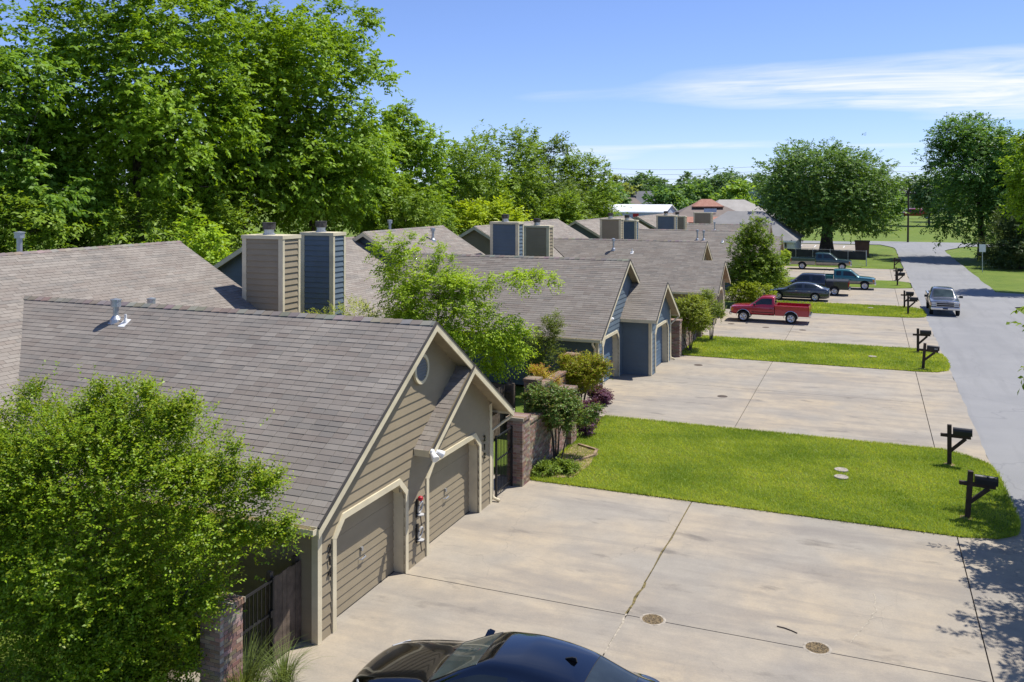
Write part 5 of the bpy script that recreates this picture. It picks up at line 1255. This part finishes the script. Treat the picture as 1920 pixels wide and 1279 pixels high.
# brickwork
BR = [(0.225, 0.135, 0.095), (0.27, 0.175, 0.125), (0.185, 0.115, 0.085), (0.32, 0.225, 0.165), (0.24, 0.175, 0.135), (0.34, 0.26, 0.20)]
def brick_mass(t, x0, x1, y0, y1, z1, ind, seed, faces=('-y', '+x')):
    c = MB(); c.box(x0 + .008, x1 - .008, y0 + .008, y1 - .008, -.05, z1 - .06); core = c.build('mortar_core', MT['mortar'], t)
    rr = random.Random(seed); rest = MB(); H, Lb, j = .062, .20, .010; bank = {}
    nrow = int((z1 - .065) / (H + j)); rows = [(k * (H + j), H) for k in range(nrow)]
    def put_brick(a0, a1, b0, b1, za, zb):
        tnt = tuple(q * rr.uniform(.85, 1.15) for q in rr.choice(BR))
        if ind: m = MB(); m.box(a0, a1, b0, b1, za, zb, tnt); m.build('brick', MT['brick'], core)
        else: rest.box(a0, a1, b0, b1, za, zb, tnt)
    for r, (z, h) in enumerate(rows):
        off = (r % 2) * .105
        if '-y' in faces:
            x = x0 - off * .99
            while x < x1 - .02:
                a, b = max(x, x0), min(x + Lb, x1)
                if b - a > .03: put_brick(a, b, y0 + rr.uniform(-.003, .003), y0 + .09, z, z + h)
                x += Lb + j
        if '+x' in faces:
            y = y0 + .095 - ((r + 1) % 2) * .105
            while y < y1 - .02:
                a, b = max(y, y0 + .095), min(y + Lb, y1)
                if b - a > .03: put_brick(x1 - .09, x1 + rr.uniform(-.003, .003), a, b, z, z + h)
                y += Lb + j
    # rowlock cap
    y = y0 - .03
    top = nrow * (H + j)
    long_y = (y1 - y0) > (x1 - x0)
    if long_y:
        while y < y1 + .02:
            put_brick(x0 - .035, x1 + .035, y, min(y + .066, y1 + .035), top, top + .09); y += .076
    else:
        x = x0 - .035
        while x < x1 + .03:
            put_brick(x, min(x + .066, x1 + .035), y0 - .035, y1 + .035, top, top + .09); x += .076
    if rest.f: rest.build('bricks', MT['brick'], core, kind='stuff')
def brick_pillar(label, x0, x1, y0, y1, z1, ind, seed):
    t = thing('brick_pillar', label, 'pillar', ((x0 + x1) / 2, (y0 + y1) / 2, 0), 0, 'brick pillars of the courtyards'); brick_mass(t, x0, x1, y0, y1, z1, ind, seed)
def brick_wall(label, x0, x1, y0, y1, z1, seed):
    t = thing('brick_wall', label, 'wall', ((x0 + x1) / 2, (y0 + y1) / 2, 0)); brick_mass(t, x0, x1, y0, y1, z1, False, seed)
brick_pillar('brick pillar beside the iron gate at the lower left', -10.55, -10.12, 11.85, 12.42, 1.78, True, 1)
brick_pillar('brick pillar beside the far iron gate of the nearest house', -10.12, -9.62, 24.45, 25.05, 2.05, False, 3)
brick_wall('brick courtyard wall running behind the crape myrtle', -10.02, -9.75, 25.06, 29.0, 1.75, 4)
brick_pillar('brick pillar at the far end of the wall behind the crape myrtle', -10.1, -9.6, 29.02, 29.6, 2.0, False, 5)
brick_pillar('brick pillar between the nandina and the wooden fence', -11.75, -11.25, 30.0, 30.55, 1.95, False, 6)
brick_wall('low sloping-topped brick wall beside the nandina', -11.6, -11.35, 30.56, 33.6, 1.6, 7)
brick_pillar('brick pillar half hidden behind the rusty-tipped bush', -11.7, -11.2, 34.4, 34.95, 2.15, False, 8)
brick_pillar('brick pillar at the far corner of the blue garage', -9.95, -9.4, 46.75, 47.3, 1.95, False, 9)
brick_wall('brick wall behind the bush at the blue house far corner', -9.85, -9.6, 47.31, 52.6, 1.7, 10)
brick_pillar('brick pillar at the far end of the second brick wall', -10.0, -9.45, 53.4, 54.0, 2.0, False, 11)

# iron gates
def iron_gate(label, x, y0, y1, h):
    t = thing('iron_gate', label, 'gate', (x, (y0 + y1) / 2, 0), 0, 'black iron courtyard gates')
    for z in (.18, h * .62, h): r = MB(); r.box(x - .016, x + .016, y0, y1, z - .02, z + .02); r.build('rail', MT['darkmetal'], t)
    for y in (y0 + .02, y1 - .02): p = MB(); p.box(x - .025, x + .025, y - .025, y + .025, 0, h + .05); p.build('post', MT['darkmetal'], t)
    n = int((y1 - y0) / .11)
    for k in range(1, n):
        y = y0 + (y1 - y0) * k / n; b = MB(); b.box(x - .008, x + .008, y - .008, y + .008, .08, h - .01); b.build('bar', MT['darkmetal'], t)
    l = MB(); l.box(x - .03, x + .04, y1 - .12, y1 - .03, h * .58, h * .66); l.build('latch', MT['darkmetal'], t)
iron_gate('black iron gate at the lower left beside the dark fence boards', -10.30, 12.46, 13.5, 1.58)
iron_gate('black iron gate between the downspout and the brick pillar', -9.95, 23.2, 24.42, 1.75)
def board_fence(label, x, y0, y1, h, along='y', cap=False):
    t = thing('wooden_fence', label, 'fence', (x, y0, 0) if along == 'y' else (y0, x, 0), 0, 'weathered board fences')
    rr = random.Random(int(x * 7 + y0)); y = y0
    P = (lambda a0, a1, b0, b1, z0, z1: (a0, a1, b0, b1, z0, z1)) if along == 'y' else (lambda a0, a1, b0, b1, z0, z1: (b0, b1, a0, a1, z0, z1))
    while y < y1 - .02:
        w = min(.14, y1 - y); m = MB(); q = rr.uniform(-.02, .02); m.box(*P(x - .01 + q * .2, x + .01 + q * .2, y + .003, y + w - .003, .03, h + q)); m.build('plank', MT['wood'], t); y += .14
    for z in (.35, h - .3): m = MB(); m.box(*P(x - .055, x - .012, y0, y1, z, z + .08)); m.build('rail', MT['wood'], t)
    for yy in (y0 + .05, y1 - .05): m = MB(); m.box(*P(x - .15, x - .056, yy - .045, yy + .045, 0, h + .08)); m.build('post', MT['wood'], t)
board_fence('dark upright fence boards between the iron gate and the near wall', -10.33, 13.52, 14.40, 1.60)
board_fence('grey wooden fence behind the near brick wall', -12.4, 24.9, 30.5, 1.75)
board_fence('grey wooden fence crossing behind the first brick pillars', 29.8, -17, -12.0, 1.75, 'x')

# planting bed, covers, cracks
o = sheet('planting_bed', wobble([(-9.58, 25.4), (-8.5, 25.7), (-8.35, 27.3), (-8.55, 28.9), (-9.58, 29.3)], .3, .06), .03, MT['dirt']); struct(o)
for k, (a, b) in enumerate((((-8.92, 27.0), (-8.45, 28.1)), ((-8.45, 28.1), (-8.55, 28.75)), ((-8.55, 28.75), (-9.35, 29.15)))):
    m = MB(); A, B = Vector((*a, .02)), Vector((*b, .02)); d = (B - A).normalized(); nn = Vector((-d.y, d.x, 0)) * .09; m.beam(A, B, nn, (0, 0, .07)); tag(m.build('edging_stone', MT['dirt']), ('edging stone nearest the crape myrtle', 'short middle edging stone of the bed corner', 'far edging stone reaching the brick pillar')[k], 'edging', 'stone edging of the planting bed')
MT['gravel'] = plain('gravel_fill', (0.20, 0.145, 0.075), .95, var=.55, scale=14, bmp=.8)
for k, (x, y) in enumerate(((-4.15, 17.87), (-.95, 17.95))):
    t = thing('valve_box', ('round gravel-filled valve opening near the centre of the nearest driveway', 'round gravel-filled valve opening on the right of the nearest driveway')[k], 'valve box', (x, y, 0), 0, 'valve openings in the driveway')
    m = MB(); m.lathe((x, y, .001), (0, 0, 1), [(0, .27), (.004, .255), (.006, .225), (.003, .215)], 28); m.f.pop(); m.t.pop(); m.mi.pop(); m.build('collar', plain('pale_concrete_collar%d' % k, (0.33, 0.29, 0.235), .9, var=.3, scale=12), t)
    m = MB(); m.lathe((x, y, .004), (0, 0, 1), [(0, .22), (.0005, .22)], 24); m.build('lid', MT['gravel'], t)
    rr = random.Random(k); g = MB()
    for q in range(130):
        a = rr.uniform(0, 6.28); r = .20 * math.sqrt(rr.random()); s = rr.uniform(.006, .014); px_, py_ = x + math.cos(a) * r, y + math.sin(a) * r; tt = rr.uniform(.6, 1.6)
        g.mesh8([(px_ - s, py_ - s, .005), (px_ + s, py_ - s, .005), (px_ + s, py_ + s, .005), (px_ - s, py_ + s, .005), (px_ - s * .5, py_ - s * .4, .005 + s), (px_ + s * .5, py_ - s * .5, .005 + s), (px_ + s * .4, py_ + s * .5, .005 + s * .8), (px_ - s * .5, py_ + s * .5, .005 + s)], (0.2 * tt, 0.15 * tt, 0.085 * tt))
    g.build('gravel', MT['brick'], t, kind='stuff')
for k, (x, y, lab) in enumerate(((-.85, 29.6, 'farther pale concrete meter cover in the first lawn'), (-.83, 28.85, 'nearer pale concrete meter cover in the first lawn'), (.1, 50.6, 'pale meter cover in the second lawn'), (.0, 71.8, 'pale meter cover in the third lawn'), (-.2, 93, 'pale meter cover in the fourth lawn'))):
    m = MB(); m.lathe((x, y, .0), (0, 0, 1), [(0, .21), (.055, .21), (.065, .20), (.065, .15), (.06, .14), (.062, .01)], 20); tag(m.build('meter_cover', MT['mortar']), lab, 'meter cover', 'meter covers in the lawns')
for k, (x, y, lab) in enumerate(((-8.6, 59.9, 'dark drain plate left of the red truck'), (-6.3, 59.2, 'dark drain plate below the middle of the red truck'), (-4.0, 58.9, 'dark drain plate behind the rear of the red truck'), (-8.1, 45.0, 'dark drain plate in the second driveway by the blue garage'), (-5.9, 38.5, 'dark stain-ringed plate in the middle of the second driveway'))):
    m = MB(); m.lathe((x, y, .001), (0, 0, 1), [(0, .22), (.008, .21), (.009, .01)], 18); tag(m.build('drain_plate', plain('drain_plate%d' % k, (0.07, 0.05, 0.035), .8)), lab, 'drain cover', 'drain plates in the driveways')
m = MB(); m.tube([(-1.75, 18.52, .012), (-1.6, 18.50, .014), (-1.45, 18.44, .012), (-1.35, 18.38, .012)], .011, 5); tag(m.build('twig', MT['bark']), 'thin dark twig lying on the nearest driveway', 'twig')
def crack(pts, w, mat, lab, seed):
    rr = random.Random(seed); P = []
    for i in range(len(pts) - 1):
        for k in range(6): p = Vector(pts[i]).lerp(Vector(pts[i + 1]), k / 6); P.append(p + Vector((rr.uniform(-.03, .03), rr.uniform(-.03, .03))))
    P.append(Vector(pts[-1])); m = MB()
    for i in range(len(P) - 1):
        d = (P[i + 1] - P[i]).normalized(); n = Vector((-d.y, d.x)) * w * rr.uniform(.4, 1.2); n2 = Vector((-d.y, d.x)) * w * rr.uniform(.4, 1.2)
        m.slab([(*(P[i] - n), .0015), (*(P[i] + n), .0015), (*(P[i + 1] + n2), .0015), (*(P[i + 1] - n2), .0015)], (0, 0, .002))
    tag(m.build('crack_filler', mat), lab, 'crack filler')
MT['seal'] = plain('crack_seal', (0.36, 0.315, 0.245), .9, var=.3, scale=9); MT['moss'] = plain('joint_weeds', (0.16, 0.125, 0.045), .95, var=.5, scale=9)
crack([(.09, 20.8), (.10, 20.0), (-.07, 19.3), (-.36, 18.4)], .014, MT['seal'], 'pale wandering crack repair on the right of the nearest driveway', 1)
crack([(-4.70, 18.1), (-4.70, 16.2)], .022, MT['seal'], 'whitish sealed joint next to the black car rear', 2)
crack([(-4.70, 17.9), (-4.70, 19.5)], .030, MT['moss'], 'weedy strip of joint above the crossing of the nearest slabs', 3)
crack([(-4.70, 19.5), (-4.70, 24.9)], .016, MT['moss'], 'thin weedy joint running to the first lawn', 4)
# striped chair cloth under the foreground tree
def striped():
    m, nt, b = nmat('striped_cloth'); g = nt.nodes.new('ShaderNodeNewGeometry'); sx = nt.nodes.new('ShaderNodeSeparateXYZ'); nt.links.new(g.outputs['Position'], sx.inputs[0])
    md = nt.nodes.new('ShaderNodeMath'); md.operation = 'FRACT'; ml = nt.nodes.new('ShaderNodeMath'); ml.operation = 'MULTIPLY'; ml.inputs[1].default_value = 3.2; nt.links.new(sx.outputs['X'], ml.inputs[0]); nt.links.new(ml.outputs[0], md.inputs[0])
    r = nt.nodes.new('ShaderNodeValToRGB'); r.color_ramp.interpolation = 'CONSTANT'; nt.links.new(md.outputs[0], r.inputs[0]); e = r.color_ramp.elements; e[0].color = (.5, .02, .02, 1); e[1].position = .25; e[1].color = (.6, .35, .02, 1)
    for p, c in ((.4, (.5, .02, .03, 1)), (.6, (.02, .16, .2, 1)), (.75, (.6, .5, .35, 1))): q = e.new(p); q.color = c
    nt.links.new(r.outputs[0], b.inputs['Base Color']); b.inputs['Roughness'].default_value = .9; return m
t = thing('garden_chair', 'garden chair with a bright striped cloth under the foreground tree', 'chair', (-11.6, 11.3, 0))
m = MB(); m.slab([(-11.95, 11.0, .50), (-11.25, 11.0, .46), (-11.25, 11.55, .46), (-11.95, 11.55, .50)], (0, 0, .06)); m.build('seat', striped(), t)
m = MB(); m.slab([(-11.95, 11.55, .52), (-11.25, 11.55, .48), (-11.25, 11.8, 1.05), (-11.95, 11.8, 1.05)], (0, .05, 0)); m.build('backrest', MT['darkmetal'], t)
for x in (-11.9, -11.3):
    for y in (11.05, 11.5): m = MB(); m.tube([(x, y, 0), (x, y, .47)], .02, 6); m.build('leg', MT['darkmetal'], t)

# ------------------------------------------------------------------ end of the street
t = thing('street_sign', 'small white road sign on a thin post at the right verge', 'sign', (11.5, 110, 0))
m = MB(); m.box(11.46, 11.54, 109.97, 110.03, -.1, 2.9); m.build('post', MT['galv'], t)
m = MB(); m.box(11.18, 11.82, 109.94, 109.965, 2.15, 3.0); m.build('panel', MT['white'], t)
t = thing('utility_pole', 'brown wooden utility pole standing in the field beyond the cross street', 'pole', (6.1, 169.5, 0))
m = MB(); m.tube([(6.1, 169.5, -.3), (6.15, 169.5, 4.5), (6.2, 169.5, 9.2)], [.17, .15, .11], 10); m.build('shaft', MT['timber'], t)
m = MB(); m.box(5.0, 7.4, 169.32, 169.40, 8.5, 8.65); m.build('crossarm', MT['timber'], t)
for k in range(4): m = MB(); m.lathe((5.2 + k * .66, 169.36, 8.65), (0, 0, 1), [(0, .05), (.12, .05), (.16, .01)], 8); m.build('insulator', MT['white'], t)
for k, (za, zb_, d) in enumerate(((15.0, 18.6, 250), (13.6, 17.2, 250), (12.3, 15.9, 250))):
    a = W_(640, d); b = W_(2350, d); n = 40; m = MB()
    m.tube([(a[0] + (b[0] - a[0]) * i / n, a[1] + (b[1] - a[1]) * i / n, za + (zb_ - za) * i / n - 1.2 * math.sin(math.pi * ((i * 4) % n) / n)) for i in range(n + 1)], .035, 4)
    tag(m.build('power_line', MT['darkmetal']), ('top power line crossing the sky behind the oak', 'middle power line crossing the sky behind the oak', 'lowest power line crossing the sky behind the oak')[k], 'wire', 'overhead wires')
# chain-link fence with dark windscreen
t = thing('chain_link_fence', 'chain-link fence with a dark mesh screen at the end of the driveways', 'fence', (-5, 113.5, 0))
fx0, fy0, fx1, fy1 = -10.6, 115.2, -.45, 112.0
MT['screen'] = plain('dark_mesh_screen', (0.035, 0.038, 0.042), .9, var=.25, scale=1.2)
m = MB(); m.beam((fx0, fy0, .75), (fx1, fy1, .75), (0, .02, 0), (0, 0, .95)); m.build('mesh_screen', MT['screen'], t)
m = MB(); m.beam((fx0, fy0 - .03, 1.78), (fx1, fy1 - .03, 1.78), (0, .05, 0), (0, 0, .05)); m.build('top_rail', MT['galv'], t)
for k in range(6):
    q = k / 5; x, y = fx0 + (fx1 - fx0) * q, fy0 + (fy1 - fy0) * q; m = MB(); m.tube([(x, y - .06, -.05), (x, y - .06, 1.9)], .035 if k < 5 else .06, 7); m.build('post', MT['galv'], t)
wire = MB()
for k in range(90):
    q = k / 90; x, y = fx0 + (fx1 - fx0) * q, fy0 + (fy1 - fy0) * q
    for sg in (-1, 1): wire.beam((x, y - .035, .03), (x + sg * .9, y - .035 - sg * .9 * .315, .75), (.008, 0, 0), (0, .008, 0))
wire.build('wire_mesh', MT['galv'], t, kind='stuff')
struct(sheet('car_park', [(-22, 126), (-.6, 124), (-.4, 158), (-22, 158)], -.04, MT['concrete']))
for k in range(7): m = MB(); m.box(-15 + k * 2.2, -14.88 + k * 2.2, 149, 154, -.038, -.033); tag(m.build('parking_line', MT['white']), ('leftmost', 'second from left', 'third from left', 'middle', 'third from right', 'second from right', 'rightmost')[k] + ' white painted line of the small car park by the oak', 'marking', 'car park lines')
t = thing('trash_bin', 'brown slatted trash bin behind the chain-link fence', 'bin', (-1.05, 131.5, 0))
m = MB(); m.mesh8([(-1.9, 130.6, 0), (-.2, 130.6, 0), (-.2, 132.2, 0), (-1.9, 132.2, 0), (-2.0, 130.5, 1.9), (-.1, 130.5, 1.9), (-.1, 132.3, 1.9), (-2.0, 132.3, 1.9)]); m.build('bin_body', plain('brown_bin', (0.16, 0.075, 0.045), .7, var=.2), t)
m = MB(); m.box(-2.05, -.05, 130.4, 132.4, 1.91, 2.05); m.build('lid', plain('brown_lid', (0.09, 0.05, 0.035), .6), t)

# ------------------------------------------------------------------ background buildings
def simple_house(name, label, cat, cx, cy, rz, L, Wd, ze, zr, wall, roof, hip=0.0, gable_trim=True, windows=3, door=False, ov=.4, eave_col=None):
    """ridge along local x; L along x, Wd along y"""
    t = thing(name, label, cat, (cx, cy, 0), rz)
    w = MB(); a, b = L / 2, Wd / 2
    w.box(-a, a, -b, b, -.2, ze)
    if hip == 0:
        for x in (-a, a): w.poly([(x, -b, ze), (x, b, ze), (x, 0, zr - .15)])
    put(w.build('wall', wall), t)
    A, B = a + ov, b + ov; zE = ze - .12; r = A - hip
    for sg in (-1, 1):
        m = MB(); m.slab([(-A, sg * B, zE), (A, sg * B, zE), (r, 0, zr), (-r, 0, zr)], (0, 0, -.14)); put(m.build('roof_slope', roof), t)
        if hip: m = MB(); m.slab([(sg * A, -B, zE - .002), (sg * A, B, zE - .002), (sg * r, 0, zr - .002)], (0, 0, -.14)); put(m.build('roof_slope', roof), t)
        m = MB(); m.box(-A, A, *sorted((sg * B, sg * (B + .04))), zE - .24, zE - .02); put(m.build('fascia', eave_col or MT['white']), t)
    for k in range(windows):
        x = -a + L * (k + .7) / (windows + .4)
        m = MB(); m.box(x - .55, x + .55, -b - .05, -b + .02, ze * .36, ze * .80); wo = put(m.build('window', MT['white']), t)
        m = MB(); m.box(x - .47, x + .47, -b - .06, -b - .045, ze * .40, ze * .76); put(m.build('pane', MT['glass']), wo)
    if door: m = MB(); m.box(-a + .3, -a + 2.9, -b - .05, -b + .01, 0, 2.2); put(m.build('garage_door', MT['white']), t)
    return t
def flatmat(n, c, r=.8): return plain(n, c, r, var=.10, scale=.6)
RG = flatmat('grey_roof', (0.20, 0.195, 0.19)); RB = flatmat('brown_roof', (0.17, 0.135, 0.115)); RL = flatmat('light_roof', (0.30, 0.28, 0.255)); WH = flatmat('white_wall', (0.62, 0.62, 0.60)); BLW = flatmat('pale_blue_wall', (0.36, 0.42, 0.50)); CR = flatmat('cream_wall', (0.5, 0.45, 0.36)); DK = flatmat('dark_brick_wall', (0.10, 0.08, 0.075))
# grey-roofed house with white garage next to the fence
simple_house('house', 'grey hip-roofed house with a white garage wall beside the fence', 'house', -16.3, 127.0, 0, 14.0, 14.5, 2.6, 6.1, WH, RG, hip=5.0, windows=0, door=True)
m = MB(); m.tube([(-9.4, 119.4, 2.5), (-10.2, 119.6, 2.25), (-10.2, 119.62, 0)], .09, 6); tag(m.build('downpipe', MT['black']), 'black downpipe on the white garage wall', 'downpipe')
# metal building with its sign
x, y = W_(1196, 178)
t = simple_house('warehouse', 'white metal building with a pale blue gable far down the row', 'building', x, y, PSI - .42, 13.5, 9, 5.0, 6.3, BLW, flatmat('white_metal_roof', (0.72, 0.73, 0.74), .5), windows=0, ov=.3)
x, y = W_(1192, 150); t = thing('shop_sign', 'red sign with white letters in front of the metal building', 'sign', (x, y, 0), PSI)
m = MB(); m.box(-.5, .5, -.1, .1, 3.5, 5.1); put(m.build('panel', plain('sign_red', (0.42, 0.015, 0.02), .5)), t)
m = MB(); m.box(-.08, .08, -.06, .06, 0, 3.5); put(m.build('post', MT['galv']), t)
me = text_mesh('ATM', .48, .01); me.materials.append(MT['white']); o = put(link('lettering', me), t); o.location = (0, -.115, 4.4); o.rotation_euler = (R_(90), 0, 0)
# tile-roofed building
def tile_mat():
    m, nt, b = nmat('clay_tile'); n = noise(nt, 2, 4); w = nt.nodes.new('ShaderNodeTexWave'); w.inputs['Scale'].default_value = 1.6; g = nt.nodes.new('ShaderNodeNewGeometry'); nt.links.new(g.outputs['Position'], w.inputs['Vector'])
    c = mix(nt, rng(nt, n, .3, .7), (0.30, 0.115, 0.075), (0.42, 0.21, 0.145)); c = mix(nt, rng(nt, w.outputs['Fac'], .2, .8, .45, 0), c, (0.2, 0.07, 0.045)); nt.links.new(c, b.inputs['Base Color']); b.inputs['Roughness'].default_value = .8; return m
TL = tile_mat()
x, y = W_(1325, 172)
t = simple_house('restaurant', 'low building with a brown hip roof and red clay tile crown', 'building', x, y, PSI, 15.5, 10, 3.6, 6.2, CR, RB, hip=5.0, windows=3)
m = MB(); m.slab([(-3.0, -1.6, 6.0), (3.0, -1.6, 6.0), (1.0, .2, 7.4), (-1.0, .2, 7.4)], (0, 0, -.2)); m.slab([(3.0, -1.6, 6.0), (3.0, 2, 6.0), (1.0, .2, 7.4)], (0, 0, -.2)); m.slab([(-3.0, 2, 6.0), (-3.0, -1.6, 6.0), (-1.0, .2, 7.4)], (0, 0, -.2)); m.poly([(-3, 2, 6.0), (3, 2, 6.0), (1, .2, 7.4), (-1, .2, 7.4)]); put(m.build('tile_crown', TL), t)
m = MB(); m.slab([(-8.3, -6.6, 3.1), (8.3, -6.6, 3.1), (8.3, -5.0, 4.1), (-8.3, -5.0, 4.1)], (0, 0, -.15)); put(m.build('tile_awning', TL), t)
m = MB(); m.box(-1.2, 1.2, -3.2, -3.0, 4.9, 5.6); put(m.build('sign_panel', flatmat('pale_sign', (0.45, 0.5, 0.62))), t)
x, y = W_(1372, 185); simple_house('building', 'long building with a light grey roof right of the tiled one', 'building', x, y, PSI + .25, 17, 12, 3.4, 7.2, CR, RL, hip=6, windows=3)
x, y = W_(1395, 215); simple_house('house', 'grey-roofed house with pale blue gable left of the oak', 'house', x, y, PSI + 1.4, 12, 10, 4.0, 7.6, BLW, RG, windows=2)
x, y = W_(1412, 245); simple_house('house', 'tall grey house half hidden by the oak', 'house', x, y, PSI + 1.3, 12, 9, 6.0, 10.0, BLW, RG, windows=2)
x, y = W_(1195, 235); simple_house('house', 'grey-roofed house behind the white metal building', 'house', x, y, PSI, 13, 10, 4.5, 9.0, CR, flatmat('slate_roof', (0.13, 0.135, 0.15)), windows=2)
x, y = W_(1163, 215); simple_house('house', 'brown-roofed house with pale wall left of the grey-roofed one', 'house', x, y, PSI + .3, 13, 9, 3.6, 7.4, BLW, RB, hip=3, windows=2)
x, y = W_(1720, 420); simple_house('house', 'distant pale apartment building right of the oak', 'building', x, y, PSI, 22, 14, 7, 11, WH, RG, windows=5)
# distant trees
FT = [(1140, 190, 345, 4.2, G2), (1160, 235, 338, 5.0, 'Y'), (1188, 285, 331, 6.0, G3), (1215, 300, 329, 6.5, G2), (1240, 260, 336, 5, G3), (1248, 205, 352, 5.0, G2), (1278, 290, 326, 5.5, G3), (1268, 215, 354, 4.6, G3), (1300, 250, 345, 5.5, G2), (1318, 215, 352, 5.5, G2), (1348, 235, 320, 7.2, G3), (1385, 205, 345, 5.0, G4), (1378, 280, 322, 7.0, G3), (1408, 300, 324, 7.5, G3), (1432, 270, 330, 6, G2), (1300, 330, 336, 7, G3),
      (1690, 440, 336, 8.0, G2), (1655, 205, 355, 5.0, G2), (1712, 460, 336, 8.5, G3), (1742, 230, 322, 6, G3), (1662, 235, 345, 5.0, G2), (1460, 250, 335, 7, G3), (1640, 290, 335, 7, G3), (1780, 260, 320, 8, G3), (1870, 230, 330, 8, G3)]
rr = random.Random(77)
names = ['short', 'rounded', 'broad', 'ragged', 'pointed']
for i, (px, d, top, r, g) in enumerate(FT):
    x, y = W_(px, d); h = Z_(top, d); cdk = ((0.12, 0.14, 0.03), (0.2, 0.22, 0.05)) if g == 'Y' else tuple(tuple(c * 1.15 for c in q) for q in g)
    cdk = tuple((q[0] + .012, q[1] + .014, q[2] + .016) for q in cdk)  # distance haze put into the leaf colour: lifted, paler and bluer
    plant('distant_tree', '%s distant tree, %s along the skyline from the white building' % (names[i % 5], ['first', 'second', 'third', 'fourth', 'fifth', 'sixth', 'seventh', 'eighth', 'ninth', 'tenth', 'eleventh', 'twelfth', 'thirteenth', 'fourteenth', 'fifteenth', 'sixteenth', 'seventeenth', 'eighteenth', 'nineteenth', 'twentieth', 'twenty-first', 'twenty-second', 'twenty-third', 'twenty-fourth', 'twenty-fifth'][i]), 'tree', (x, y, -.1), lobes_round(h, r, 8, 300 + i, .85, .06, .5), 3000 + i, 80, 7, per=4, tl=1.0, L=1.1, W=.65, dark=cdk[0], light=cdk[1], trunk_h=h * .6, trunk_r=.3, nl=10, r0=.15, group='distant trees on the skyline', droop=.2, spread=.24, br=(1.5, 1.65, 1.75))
rs = np.random.default_rng(9); n = 36000
a_ = rs.uniform(-.62, .66, n); d_ = rs.uniform(380, 560, n); s_ = a_ * d_
hh_ = 11.0 + 2.2 * np.sin(a_ * 37) + 1.8 * np.sin(a_ * 91 + 1) + 1.2 * np.sin(a_ * 210 + d_ * .05); zz = hh_ * np.sqrt(rs.random(n))
org = np.stack([-math.sin(PSI) * d_ + math.cos(PSI) * s_, math.cos(PSI) * d_ + math.sin(PSI) * s_, zz], 1)
ld_ = norm(rs.normal(0, 1, (n, 3))); ow = norm(np.stack([np.zeros(n), -np.ones(n), rs.random(n)], 1)); tq = rs.random((n, 1))
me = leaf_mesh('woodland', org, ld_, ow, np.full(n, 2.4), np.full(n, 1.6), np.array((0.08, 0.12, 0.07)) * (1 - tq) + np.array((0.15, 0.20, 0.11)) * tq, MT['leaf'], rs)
tag(link('woodland', me, None, 'stuff'), 'far-off belt of woods along the horizon', 'woods')
